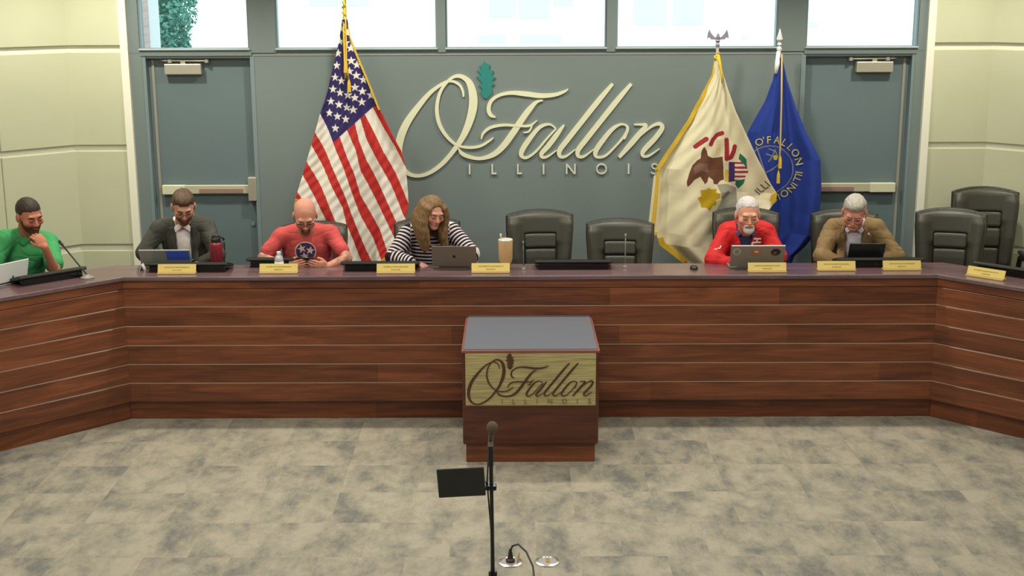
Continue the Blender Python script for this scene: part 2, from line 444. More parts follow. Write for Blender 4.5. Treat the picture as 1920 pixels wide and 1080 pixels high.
# carpet: tiles in staggered rows, each with its own cut of the mottled pattern
def carpet_mat():
    m = mat('carpet_tile', rgb(170, 160, 138), 0.95, spec=.1); N, K, b = nodes(m)
    tc = N.new('ShaderNodeTexCoord'); oi = N.new('ShaderNodeObjectInfo')
    comb = N.new('ShaderNodeCombineXYZ')
    for i, k in enumerate((53.0, 31.0, 17.0)):
        mm = N.new('ShaderNodeMath'); mm.operation = 'MULTIPLY'; mm.inputs[1].default_value = k
        K.new(oi.outputs['Random'], mm.inputs[0]); K.new(mm.outputs[0], comb.inputs[i])
    add = N.new('ShaderNodeVectorMath'); K.new(tc.outputs['Object'], add.inputs[0]); K.new(comb.outputs[0], add.inputs[1])
    n1 = N.new('ShaderNodeTexNoise'); n1.inputs['Scale'].default_value = 3.0; n1.inputs['Detail'].default_value = 8; n1.inputs['Roughness'].default_value = .70; n1.inputs['Distortion'].default_value = .12
    st = N.new('ShaderNodeVectorMath'); st.operation = 'MULTIPLY'; st.inputs[1].default_value = (1.5, .85, 1)
    K.new(add.outputs[0], st.inputs[0]); K.new(st.outputs[0], n1.inputs['Vector'])
    r = N.new('ShaderNodeValToRGB'); e = r.color_ramp.elements
    e[0].position = .36; e[0].color = (*rgb(116, 114, 109), 1); e[1].position = .60; e[1].color = (*rgb(164, 156, 140), 1)
    x = e.new(.48); x.color = (*rgb(146, 140, 126), 1)
    K.new(n1.outputs['Fac'], r.inputs['Fac'])
    n2 = N.new('ShaderNodeTexNoise'); n2.inputs['Scale'].default_value = 130; n2.inputs['Detail'].default_value = 2
    K.new(add.outputs[0], n2.inputs['Vector'])
    mx = N.new('ShaderNodeMix'); mx.data_type = 'RGBA'; mx.blend_type = 'OVERLAY'; mx.inputs['Factor'].default_value = .22
    K.new(r.outputs['Color'], mx.inputs['A']); K.new(n2.outputs['Color'], mx.inputs['B'])
    K.new(mx.outputs['Result'], b.inputs['Base Color'])
    bp = N.new('ShaderNodeBump'); bp.inputs['Strength'].default_value = .3; bp.inputs['Distance'].default_value = .004
    K.new(n2.outputs['Fac'], bp.inputs['Height']); K.new(bp.outputs['Normal'], b.inputs['Normal'])
    return m
M_carpet = carpet_mat()
floor = MB().b2((-5.3, -2, -.12), (5.3, 11.4, -.006)).build('floor', M_carpet); floor['kind'] = 'structure'
_t = MB(); _t.box((0, 0, -.004), (.4998, .4998, .008)); tile0 = _t.build('carpet_tile', M_carpet, floor)
first = True
for r in range(-6, 2):
    y0 = 9.08 + r * .5; off = random.choice((0.0, .125, .25, .375))
    for c in range(-9, 9):
        o = tile0 if first else tile0.copy()
        if not first: COL.objects.link(o); o.parent = floor
        first = False
        o.location = (c * .5 + off, y0 + .25, 0)
        o.rotation_euler = (0, 0, random.choice((0, 0, math.pi)))

pl = slab(path(.12, 3.0) + [(5.25, 11.4), (-5.25, 11.4)], 0, DAIS).build('floor_platform', mat('platform_carpet', rgb(96, 92, 84), .95, var=.1)); pl['kind'] = 'structure'
cl = MB().b2((-5.4, -2.2, CEIL), (5.4, 11.6, CEIL + .1)).build('ceiling', M_ceil); cl['kind'] = 'structure'
for nm, lo, hi in (('wall_side_left', (-5.4, -2, 0), (-5.25, 9.95, CEIL)), ('wall_side_right', (5.25, -2, 0), (5.4, 9.95, CEIL)), ('wall_front', (-5.4, -2.2, 0), (5.4, -2, CEIL))):
    o = MB().b2(lo, hi).build(nm, M_roomwall); o['kind'] = 'structure'

# back wall: grey infill under and between the clerestory windows
WB, WT = 2.685, 3.75
b = MB()
b.b2((-2.315, WALL, 0), (2.325, WALL + .16, WB - .015)); b.b2((-3.9, WALL, WT), (3.9, WALL + .16, CEIL))
for x0, x1 in ((-2.328, -2.104), (-.754, -.683), (.663, .743), (2.094, 2.33), (-3.40, -3.248), (3.269, 3.40)): b.b2((x0, WALL - .01, WB - .03), (x1, WALL + .16, WT + .01))
for x0, x1 in ((-3.40, -3.235), (3.255, 3.40)): b.b2((x0, WALL - .008, 0), (x1, WALL + .158, WB - .01))
for x0, x1 in ((-3.25, -2.312), (2.322, 3.27)): b.b2((x0, WALL - .0125, 2.632), (x1, WALL + .156, WB - .004))
wb = b.build('wall_back', M_grey); wb['kind'] = 'structure'
t = MB().b2((-2.30, WALL - .006, 2.632), (2.31, WALL + .01, 2.636)).build('seam_strip', mat('seam_light', rgb(170, 176, 160), .5), wb)
def glass_mat():
    m = bpy.data.materials.new('window_glass'); m.use_nodes = True; nt = m.node_tree; nt.nodes.clear()
    o = nt.nodes.new('ShaderNodeOutputMaterial'); mx = nt.nodes.new('ShaderNodeMixShader'); tr = nt.nodes.new('ShaderNodeBsdfTransparent'); gl = nt.nodes.new('ShaderNodeBsdfGlossy')
    tr.inputs[0].default_value = (.93, .99, .98, 1); gl.inputs['Roughness'].default_value = .02; mx.inputs[0].default_value = .05
    nt.links.new(tr.outputs[0], mx.inputs[1]); nt.links.new(gl.outputs[0], mx.inputs[2]); nt.links.new(mx.outputs[0], o.inputs[0])
    return m
M_glass = glass_mat()
for i, (x0, x1) in enumerate(((-3.248, -2.328), (-2.104, -.754), (-.683, .663), (.743, 2.094), (2.33, 3.269))):
    w = struct_root('window_%d' % (i + 1), ((x0 + x1) / 2, WALL, WB))
    f = MB()
    f.b2((x0, WALL - .012, WB - .018), (x1, WALL + .07, WB + .012)); f.b2((x0, WALL + .01, WT - .02), (x1, WALL + .07, WT))
    f.b2((x0, WALL + .01, WB), (x0 + .014, WALL + .07, WT)); f.b2((x1 - .014, WALL + .01, WB), (x1, WALL + .07, WT))
    f.build('window_frame', M_frame, w, True)
    MB().b2((x0, WALL + .09, WB), (x1, WALL + .096, WT)).build('pane', M_glass, w, True)
    MB().b2((x0 - .004, WALL - .03, WB - .006), (x1 + .004, WALL + .0, WB + .006), .002).build('window_sill', mat('sill_lit_paint', rgb(176, 188, 190), .4), w, True)  # paler than the frame: daylight on the sill top put into its colour

# steel doors either side
M_doorstrip = mat('door_edge_strip', rgb(150, 148, 132), .5)
M_label = mat('push_label', rgb(150, 120, 112), .5)
def door(n, x0, x1, hinge):
    """hinge -1: hinged on the left side"""
    yd = WALL + .075
    d = struct_root('door_%d' % n, ((x0 + x1) / 2, yd, DAIS))
    MB().b2((x0, yd, DAIS), (x1, yd + .045, 2.625), .004).build('door_leaf', M_door, d, True)
    f = MB(); f.b2((x0 - .035, WALL - .004, DAIS), (x0 + .004, yd + .05, 2.632)); f.b2((x1 - .004, WALL - .004, DAIS), (x1 + .03, yd + .05, 2.632)); f.b2((x0, WALL + .004, 2.612), (x1, yd + .05, 2.634))
    f.build('door_frame', M_frame, d, True)
    xe = x0 + .045 if hinge < 0 else x1 - .045
    MB().b2((xe - .012, yd - .012, DAIS), (xe + .012, yd + .002, 2.60), .003).build('hinge_strip', M_doorstrip, d, True)
    s = -hinge
    xc = x0 + .31 if hinge < 0 else x1 - .31                      # overhead closer
    MB().b2((xc - .155, yd - .07, 2.475), (xc + .155, yd, 2.565), .006).build('closer_body', M_alu, d, True)
    a = MB(); xs = xc - s * .14; xe2 = xc + s * .2
    a.tube([(xs, yd - .045, 2.592), (xe2, yd - .045, 2.588)], .008); a.lathe([(.02, -.012), (.02, .016)], (xs + s * .03, yd - .045, 2.585), 14); a.lathe([(.018, -.012), (.018, .016)], (xe2, yd - .045, 2.585), 14)
    a.tube([(xs - s * .045, yd - .045, 2.592), (xs, yd - .045, 2.592)], [.004, .013])
    a.b2((xc - .02, yd - .055, 2.56), (xc + .02, yd - .03, 2.585)); a.build('closer_arm', M_alu, d, True, smooth=True, auto=40)
    zb = 1.50; xa, xb = x0 + .07, x1 - .02                        # push bar
    if hinge > 0: xa, xb = x0 + .02, x1 - .07
    MB().b2((xa, yd - .05, zb - .042), (xb, yd - .012, zb + .034), .006).build('push_bar', mat('push_bar_metal', rgb(206, 202, 176), .42, metal=.35), d, True)
    xl0, xl1 = (xa + .32, xb - .1) if hinge < 0 else (xa + .1, xb - .36)
    MB().b2((xl0, yd - .056, zb - .034), (xl1, yd - .05, zb + .002)).build('push_plate', M_label, d, True)
    xq0, xq1 = (xa + .002, xa + .2) if hinge < 0 else (xb - .22, xb - .002)
    MB().b2((xq0, yd - .062, zb - .046), (xq1, yd - .012, zb + .036), .006).build('bar_end_cap', mat('bar_cap', rgb(226, 226, 196), .4, metal=.25), d, True)
    xk = x1 - .035 if hinge < 0 else x0 + .035
    MB().b2((xk - .035, yd - .085, zb - .10), (xk + .04, yd, zb + .105), .006).build('latch_case', M_alu, d, True)
    MB().lathe([(.0, -.012), (.018, -.012), (.02, 0)], (xk - hinge * -.02, yd, 1.19), 14, Matrix.Rotation(math.radians(-90), 3, 'X')).build('lock_cylinder', M_frame, d, True)
    return d
door(1, -3.21, -2.325, -1)
door(2, 2.335, 3.235, 1)

# cream acoustic panels either side, laid over a white backing that shows in the joints
PZ = [(.39, .978), (1.03, 1.839), (1.886, 2.667), (2.718, 3.53), (3.58, CEIL - .01)]
for side, nm, xin, xcr in ((-1, 'wall_left', 3.395, 3.854), (1, 'wall_right', 3.395, 3.905)):
    w = struct_root(nm, (side * xcr, WALL, DAIS))
    b = MB()
    lo, hi = sorted((side * xin, side * (xcr + .02))); b.b2((lo, WALL, 0), (hi, WALL + .12, CEIL))
    A = math.radians(45) * -side
    Mx = Matrix.Rotation(A if side > 0 else math.radians(45), 3, 'Z')
    L = 1.98; cx, cy = side * (xcr + L / 2 * S2), WALL - L / 2 * S2
    nrm = Vector((-side * S2, -S2, 0))
    b.box((cx - nrm.x * .06, cy - nrm.y * .06, CEIL / 2), (L + .1, .12, CEIL), Mx)
    b.build('wall_backing', M_white, w, True)
    for z0, z1 in PZ:
        lo, hi = sorted((side * (xin + .004), side * (xcr - .002)))
        MB().b2((lo, WALL - .03, z0), (hi, WALL + .01, z1), .006, 1).build('panel', M_cream, w, True)
        for k in range(3):
            m = .66 * k + .33
            c = (side * (xcr + m * S2) + nrm.x * .012, WALL - m * S2 + nrm.y * .012, (z0 + z1) / 2)
            MB().box(c, (.656, .036, z1 - z0), Mx, .006, 1).build('panel', M_cream, w, True)
for i, s in enumerate((-1, 1)):
    lo, hi = sorted((s * 3.335, s * 3.40))
    o = MB().b2((lo, WALL - .05, DAIS), (hi, WALL + .02, CEIL), .004).build('trim_%d' % (i + 1), M_white); o['kind'] = 'structure'

# outside: pale forecourt, brick pier, evergreen, far white building
g = MB().b2((-60, 11.6, -.3), (60, 140, -.1)).build('ground_outside', mat('pale_concrete', rgb(226, 228, 222), .9)); g['kind'] = 'structure'
pier = thing('brick_pier', 'pale brick pier seen through the window over the left door', 'pillar', (-3.775, 13.0, -.1))
MB().b2((-3.987, 12.825, -.1), (-3.563, 13.2, 4.6)).build('mortar_core', mat('mortar', rgb(205, 205, 205), .9), pier, True)
_b = MB(); _b.box((0, 0, 0), (.205, .1, .06), bevel=.004, seg=1); br0 = _b.build('brick', mat('brick_pink', rgb(196, 168, 164), .85, var=.15), pier, True); fb = True
for k in range(62):
    for x, w in (((-3.8825, 1.0), (-3.6675, 1.0)) if k % 2 else ((-3.9365, .475), (-3.775, 1.0), (-3.6135, .475))):
        o = br0 if fb else br0.copy()
        if not fb: COL.objects.link(o); o.parent = pier; o.matrix_parent_inverse = br0.matrix_parent_inverse.copy()
        fb = False
        o.location = (x, 12.865, -.06 + k * .075); o.scale = (w, 1, 1)
tr = thing('evergreen_tree', 'dense columnar evergreen tree outside the window over the left door', 'tree', (-4.02, 14.6, -.1))
MB().tube([(-4.02, 14.6, -.1), (-4.0, 14.6, 4.4)], [.07, .02]).build('trunk', mat('bark', rgb(90, 70, 54), .9), tr, True)
co = Field((-4.5, 14.1, 0), (-3.5, 15.1, 4.9), .05); co.apply(cone((-4.02, 14.6, .4), (-4.02, 14.6, 3.9), .33, .27)); co.apply(cone((-4.02, 14.6, 3.8), (-4.02, 14.6, 4.6), .27, .06), .1)
Vc, Qc = co.mesh(); Vc = Vc + vert_normals(Vc, Qc) * (.05 * vnoise(Vc, 18, 3))[:, None]
link('inner_foliage', from_np('inner_foliage', Vc, Qc), mat('evergreen_inner', rgb(70, 124, 112), .9, var=.4, vscale=20), tr, True)
n = 24000
zz = RNG.rand(n) ** .8 * 4.6 + .1; rr = (.44 + .05 * np.sin(zz * 9)) * np.clip((5.1 - zz) / 1.6, .15, 1) * (0.35 + .68 * RNG.rand(n) ** .5); aa = RNG.rand(n) * 6.283
P = np.stack([-4.02 + rr * np.cos(aa), 14.6 + rr * np.sin(aa), zz], 1)
D1 = RNG.normal(size=(n, 3)); D1 /= np.linalg.norm(D1, axis=1)[:, None]; D2 = np.cross(D1, RNG.normal(size=(n, 3))); D2 /= np.linalg.norm(D2, axis=1)[:, None]
sz = (.014 + .022 * RNG.rand(n))[:, None]
V = np.concatenate([P + D1 * sz * 1.6, P + D2 * sz * .6, P - D1 * sz, P - D2 * sz * .6]); Q = np.stack([np.arange(n), np.arange(n) + n, np.arange(n) + 2 * n, np.arange(n) + 3 * n], 1)
fo = link('foliage', from_np('foliage', V, Q), mat('evergreen_leaf', rgb(104, 164, 146), .7, var=.35, vscale=9), tr, True); fo['kind'] = 'stuff'
hs = thing('far_building', 'pale building with large windows far across the forecourt outside', 'building', (0, 62, -.1))
MB().b2((-30, 62, -.1), (30, 70, 7)).build('wall', mat('white_render', rgb(238, 238, 230), .9), hs, True)
for (xa, xb, ya, yb) in ((918, 966, -30, 32), (974, 1030, -30, 34), (1038, 1075, -30, 10), (580, 690, -30, 11), (1188, 1250, -30, 46), (1262, 1320, -30, 46), (898, 946, 66, 80), (976, 1052, 66, 80), (1512, 1534, 41, 50), (1390, 1402, 66, 74)):
    p = at(xa, yb, 62); q = at(xb, ya, 62)
    MB().b2((p[0], 61.92, p[2]), (q[0], 62.0, q[2]), .02, 1).build('window', mat('far_window', rgb(206, 244, 242), .3), hs, True)

# ================================================================== the long desk
PL = [(1.020, 1.080), (.886, 1.016), (.738, .880), (.590, .732), (.444, .584), (.298, .438), (.150, .292)]
def desk_section(label, loc, rz, L):
    d = thing('desk_section', label, 'desk', loc, rz)
    MB().b2((-L / 2, .022, .0), (L / 2, .115, 1.082)).build('carcass', M_woodd, d)
    for i, (z0, z1) in enumerate(PL):
        o = MB().box((0, 0, 0), (L - .002, .022, z1 - z0), bevel=.003, seg=1).build('plank', M_wood, d); o.location = (0, .011, (z0 + z1) / 2)
    for z in (.883, .735, .587, .441, .295):
        MB().b2((-L / 2, .004, z - .003), (L / 2, .022, z + .003)).build('reveal_strip', M_strip, d)
    MB().b2((-L / 2, .010, 1.0165), (L / 2, .022, 1.0195)).build('reveal_strip', M_woodd, d)
    o = MB().box((0, 0, 0), (L + .03, .012, .14), bevel=.002, seg=1).build('toe_kick', M_wood, d); o.location = (0, .058, .07)
    return d
desk_section('long straight middle section of plank-fronted wooden desk behind the podium', (0, DY, 0), 0, 6.03)
WL = 2.4
for s, lb in ((-1, 'angled plank-fronted wooden desk wing at the left, below the man in green'), (1, 'angled plank-fronted wooden desk wing at the right, below the empty chairs')):
    desk_section(lb, (s * (3 + WL / 2 * S2), DY - WL / 2 * S2, 0), -s * math.radians(45), WL)
# the toe kick stands back under the fronts, so the carcass is cut short there
for o in [x for x in bpy.data.objects if x.name.startswith('carcass')]:
    for v in o.data.vertices:
        if v.co.z < .01: v.co.z = .148
fr = path(-.018, WL + .02); bk = path(.42, WL + .02)
o = slab(fr + bk[::-1], DZ - .032, DZ).build('worktop', M_wtop)
md = o.modifiers.new('bevel', 'BEVEL'); md.width = .006; md.segments = 2; md.limit_method = 'ANGLE'; md.angle_limit = math.radians(50)
tag(o, 'dark red-brown wooden desk top running along the whole curved dais', 'worktop')

# ================================================================== podium
pod = thing('podium', 'low dark wood podium with grey top and brass sign, front of the desk', 'podium', (-.011, 9.07, 0))
X0, X1, YF, YB = -.473, .450, 8.60, DY - .004
b = MB(); b.box(((X0 + X1) / 2, (YF + YB) / 2, (.135 + .785) / 2), (X1 - X0, YB - YF, .65), bevel=.018, seg=3); b.build('body', M_woodd, pod, True, smooth=True, auto=40)
MB().b2((X0 + .02, YF + .04, 0), (X1 - .02, YB, .137), .003).build('plinth', M_wood, pod, True)
MB().b2((X0 - .004, YF - .006, .785), (X1 + .004, YB, .806), .004).build('top_edge', mat('podium_edge', rgb(132, 78, 66), .4), pod, True)
MB().b2((X0 + .012, YF + .012, .800), (X1 - .012, YB - .004, .813), .002).build('top', mat('grey_laminate', rgb(112, 118, 130), .16, spec=.8), pod, True)
sg = MB().b2((X0 + .022, YF - .008, .419), (X1 - .022, YF + .004, .785), .002).build('sign_plate', None, pod, True)
m = mat('brushed_brass', rgb(172, 158, 100), .42, metal=.35); N, K, bb = nodes(m)
tc = N.new('ShaderNodeTexCoord'); mp = N.new('ShaderNodeVectorMath'); mp.operation = 'MULTIPLY'; mp.inputs[1].default_value = (3, 3, 90); nz = N.new('ShaderNodeTexNoise'); nz.inputs['Scale'].default_value = 1.4; nz.inputs['Detail'].default_value = 4
rp = N.new('ShaderNodeValToRGB'); rp.color_ramp.elements[0].position = .35; rp.color_ramp.elements[0].color = (*rgb(156, 142, 104), 1); rp.color_ramp.elements[1].position = .68; rp.color_ramp.elements[1].color = (*rgb(206, 194, 134), 1)
K.new(tc.outputs['Object'], mp.inputs[0]); K.new(mp.outputs[0], nz.inputs['Vector']); K.new(nz.outputs['Fac'], rp.inputs['Fac']); K.new(rp.outputs['Color'], bb.inputs['Base Color'])
sg.data.materials.append(m)

# ================================================================== lettering (strokes as x, y, width)
LET = [
 ('letter_o', [[(468, 298, 12), (464, 258, 16), (440, 215, 18), (388, 190, 18), (330, 205, 20), (240, 268, 28), (150, 370, 40), (75, 475, 50), (30, 575, 54), (12, 680, 50), (30, 775, 38), (78, 832, 26), (145, 848, 22), (225, 826, 26), (315, 762, 30), (400, 664, 32), (465, 565, 42), (508, 465, 52), (532, 370, 58), (534, 290, 56), (516, 215, 46), (485, 175, 34), (440, 155, 26), (392, 166, 20), (345, 208, 20), (308, 265, 22), (288, 335, 24), (284, 405, 26), (298, 480, 26), (332, 548, 24), (382, 606, 20), (432, 638, 16), (505, 650, 18), (580, 640, 18), (640, 606, 15), (672, 582, 8)]]),
 ('letter_f', [[(688, 440, 8), (655, 424, 26), (640, 380, 28), (660, 325, 24), (720, 286, 22), (800, 272, 26), (900, 280, 34), (1000, 292, 32), (1095, 286, 26), (1160, 265, 18), (1188, 247, 6)],
               [(1016, 324, 8), (970, 336, 22), (920, 388, 38), (870, 455, 42), (810, 545, 44), (740, 640, 42), (670, 700, 34), (580, 727, 22), (500, 714, 24), (452, 690, 24), (430, 655, 10)],
               [(588, 592, 8), (602, 550, 18), (655, 510, 20), (745, 494, 18), (850, 500, 16), (925, 498, 16), (975, 462, 6)], [(942, 494, 10), (918, 538, 12), (880, 548, 6)]]),
 ('letter_a', [[(1105, 520, 10), (1060, 490, 14), (990, 512, 26), (920, 594, 34), (872, 668, 36), (866, 708, 26), (902, 722, 18), (965, 680, 16), (1040, 592, 14), (1105, 520, 12)], [(1162, 494, 12), (1112, 560, 34), (1052, 640, 36), (1006, 692, 30), (1014, 720, 20), (1052, 712, 14), (1112, 670, 6)]]),
 ('letter_l', [[(1494, 212, 22), (1400, 324, 36), (1285, 470, 36), (1182, 602, 36), (1132, 670, 34), (1134, 712, 24), (1174, 714, 16), (1242, 664, 6)]]),
 ('letter_l', [[(1622, 212, 22), (1528, 324, 36), (1413, 470, 36), (1310, 602, 36), (1260, 670, 34), (1262, 712, 24), (1302, 714, 16), (1370, 664, 6)]]),
 ('letter_o', [[(1582, 494, 12), (1545, 494, 16), (1490, 530, 28), (1428, 606, 34), (1382, 678, 34), (1390, 718, 20), (1450, 710, 16), (1530, 632, 14), (1590, 556, 20), (1600, 512, 20), (1582, 494, 12)], [(1588, 560, 26), (1578, 594, 14)]]),
 ('letter_n', [[(1645, 494, 10), (1700, 494, 16), (1728, 500, 24), (1690, 550, 36), (1620, 634, 36), (1545, 722, 22)], [(1600, 655, 6), (1700, 560, 14), (1775, 502, 18), (1825, 490, 26), (1838, 522, 32), (1790, 592, 34), (1714, 676, 32), (1712, 712, 20), (1752, 712, 14), (1826, 662, 6)]]),
]
LEAF = [(612, 56), (632, 70), (652, 82), (642, 108), (676, 122), (660, 150), (690, 166), (664, 186), (684, 212), (662, 226), (668, 268), (648, 292), (626, 312), (606, 306), (580, 262), (602, 250), (572, 218), (598, 206), (558, 160), (592, 150), (564, 118), (597, 112), (578, 86), (602, 78)]
def sq(x0, y0, x1, y1): return [(x0, y0, 11), (x1, y1, 11)]
SMALL = [('letter_i', [sq(505, 768, 505, 838)]), ('letter_l', [sq(663, 768, 663, 838), sq(658, 833, 692, 833)]), ('letter_l', [sq(841, 768, 841, 838), sq(836, 833, 868, 833)]), ('letter_i', [sq(1020, 768, 1020, 838)]),
 ('letter_n', [sq(1181, 768, 1181, 838), sq(1183, 770, 1236, 836), sq(1238, 768, 1238, 838)]), ('letter_o', [[(1424 + 33 * math.cos(a), 803 + 33 * math.sin(a), 10) for a in np.linspace(0, 2 * math.pi, 14)]]), ('letter_i', [sq(1612, 768, 1612, 838)]),
 ('letter_s', [[(1812, 778, 10), (1796, 769, 10), (1778, 776, 10), (1779, 794, 10), (1800, 806, 10), (1815, 820, 10), (1803, 836, 10), (1785, 837, 10), (1770, 826, 10)]])]
def lettering(root, X, dep, Mbig, Mleaf, Msmall, wk=1.0):
    for nm, strokes in LET:
        b = MB()
        for j, s in enumerate(strokes): b.ribbon(s, dep, X, .0012 * j, wk)
        b.build(nm, Mbig, root, True)
    MB().prism(LEAF, dep, X).build('oak_leaf', Mleaf, root, True)
    for nm, strokes in SMALL:
        b = MB()
        for j, s in enumerate(strokes): b.ribbon(s, dep, X, .0008 * j)
        b.build(nm, Msmall, root, True)
sx, sz = .001226, .001219
sign = thing('wall_sign', 'large ivory script lettering with teal oak leaf on the grey wall', 'sign', (0, WALL, 1.63))
p0 = at(740, 100, WALL)
lettering(sign, Matrix.Translation((p0[0], WALL - .016, p0[2])) @ Matrix.Diagonal((sx, 1, -sz, 1)), .016, M_ivory, M_teal, M_greyl)
# the same mark in brown on the podium's brass plate
M_brown = mat('brown_letter', rgb(78, 44, 30), .5); M_dim = mat('dim_letter', rgb(128, 108, 66), .5)
q0 = at(860, 640, YF); kx = (at(1120, 700, YF)[0] - at(870, 700, YF)[0]) / 250; kz = (at(995, 650, YF)[2] - at(995, 750, YF)[2]) / 100
lx, lz = kx * .1406 / 1.10, kz * .1406 / 1.165
lettering(pod, Matrix.Translation((q0[0] + 124 * lx, YF - .011, q0[2] - 123 * lz)) @ Matrix.Diagonal((lx, 1, -lz, 1)), .005, M_brown, M_brown, M_dim, .86)
# ================================================================== flags
def interp_ext(y, pts):
    """x of a polyline given as (x, y) points sorted by y, carried on past its ends"""
    p = np.array(sorted(pts, key=lambda q: q[1]), float)
    x = np.interp(y, p[:, 1], p[:, 0])
    s0 = (p[1, 0] - p[0, 0]) / (p[1, 1] - p[0, 1] + 1e-9); s1 = (p[-1, 0] - p[-2, 0]) / (p[-1, 1] - p[-2, 1] + 1e-9)
    x = np.where(y < p[0, 1], p[0, 0] + s0 * (y - p[0, 1]), x)
    return np.where(y > p[-1, 1], p[-1, 0] + s1 * (y - p[-1, 1]), x)
def inpoly(x, y, poly):
    r = np.zeros(x.shape, bool); n = len(poly)
    for i in range(n):
        x0, y0 = poly[i]; x1, y1 = poly[(i + 1) % n]
        if y0 == y1: continue
        c = ((y0 > y) != (y1 > y)) & (x < (x1 - x0) * (y - y0) / (y1 - y0) + x0); r ^= c
    return r
def seg_dist(x, y, pts):
    d = np.full(x.shape, 1e9)
    for (x0, y0), (x1, y1) in zip(pts[:-1], pts[1:]):
        L = (x1 - x0) ** 2 + (y1 - y0) ** 2 + 1e-9; t = np.clip(((x - x0) * (x1 - x0) + (y - y0) * (y1 - y0)) / L, 0, 1)
        d = np.minimum(d, np.hypot(x - x0 - t * (x1 - x0), y - y0 - t * (y1 - y0)))
    return d
def in_star(x, y, cx, cy, r, rot=0.0):
    dx, dy = x - cx, cy - y; a = (np.arctan2(dx, dy) + rot) % (2 * math.pi / 5); a = np.minimum(a, 2 * math.pi / 5 - a); q = np.hypot(dx, dy)
    # straight edge from the tip (angle 0, radius r) to the notch (angle 36 deg, radius .4 r)
    px, py = q * np.sin(a), q * np.cos(a); nx, ny = .4 * r * math.sin(math.pi / 5), .4 * r * math.cos(math.pi / 5)
    return (nx) * (py - r) - (ny - r) * px < 0
def cloth(name, left, right, y0, y1, Yd, paint, folds, parent, nx=110, ny=240, fringe=None, material=None):
    """a hung flag: outline given by its left and right edges, folds given as depth of (s down, t across)"""
    s = np.linspace(0, 1, ny); t = np.linspace(0, 1, nx); yy = y0 + (y1 - y0) * s
    xl = interp_ext(yy, left); xr = interp_ext(yy, right)
    S, T = np.meshgrid(s, t, indexing='ij'); PX = xl[:, None] + (xr - xl)[:, None] * T; PY = np.repeat(yy[:, None], nx, 1)
    dep = folds(S, T)
    # points of the hanging cloth at its own depth
    d = _fw[None, None] + ((PX - 960) / FPX)[..., None] * _r2 + ((540 - PY) / FPX)[..., None] * _u2
    W = CAM + d * (Yd / d[..., 1])[..., None]; W[..., 1] += dep
    V = W.reshape(-1, 3); i = np.arange(ny * nx).reshape(ny, nx)
    Q = np.stack([i[:-1, :-1].ravel(), i[1:, :-1].ravel(), i[1:, 1:].ravel(), i[:-1, 1:].ravel()], 1)
    me = from_np(name, V, Q); set_attr(me, 'paint', paint(PX.ravel(), PY.ravel()))
    o = link(name, me, material or attr_mat('flag_cloth'), parent, True, smooth=True)
    md = o.modifiers.new('thickness', 'SOLIDIFY'); md.thickness = .003
    bvh = BVHTree.FromPolygons([tuple(v) for v in V], [tuple(q) for q in Q])
    return o, bvh, W
def fringe_strip(name, pts, w, parent, material):
    """gold fringe along a line of points, standing off by w"""
    P = np.array(pts, float); T = np.gradient(P, axis=0); n = np.stack([-T[:, 2], T[:, 0] * 0, T[:, 0]], 1); n /= np.linalg.norm(n, axis=1)[:, None] + 1e-9
    b = MB(); rows = []
    for k in range(len(P)):
        q = w * (0.92 + .16 * (k % 2)); rows.append([b.bm.verts.new(P[k] + np.array([0, .008 * sgn, 0]) + n[k] * e) for e in (0, q) for sgn in (-1, 1)])
    for A, B in zip(rows[:-1], rows[1:]):
        for i, j in ((0, 1), (1, 3), (3, 2), (2, 0)): b.bm.faces.new((A[i], A[j], B[j], B[i]))
    b.bm.faces.new((rows[0][0], rows[0][2], rows[0][3], rows[0][1])); b.bm.faces.new((rows[-1][0], rows[-1][1], rows[-1][3], rows[-1][2]))
    return b.build(name, material, parent, True)
def resample(pts, n):
    P = np.array(pts, float); d = np.r_[0, np.cumsum(np.linalg.norm(np.diff(P, axis=0), axis=1))]; u = np.linspace(0, d[-1], n)
    return np.stack([np.interp(u, d, P[:, i]) for i in range(P.shape[1])], 1)
def edge(pts, Y, n=60): return [at(x, y, Y) for x, y in resample(pts, n)]
def flag_stand(root, x, y, ztop, m, r=.0145):
    b = MB(); b.lathe([(.0, 0), (.16, 0), (.165, .02), (.15, .04), (.06, .055), (.03, .10), (.022, .16), (.0, .16)], (x, y, DAIS)); b.build('base', M_brass, root, True, smooth=True, auto=40)
    MB().tube([(x, y, DAIS + .02), (x, y, ztop)], r, 14).build('pole', m, root, True, smooth=True, auto=40)
def tassel(root, x, y, z, L=.09, r=.014):
    MB().lathe([(0, 0), (r * .5, 0), (r * .6, -.012), (r * .8, -.02), (r, -.035), (r * 1.15, -L), (0, -L)], (x, y, z), 12).build('tassel', M_gold, root, True, smooth=True, auto=50)

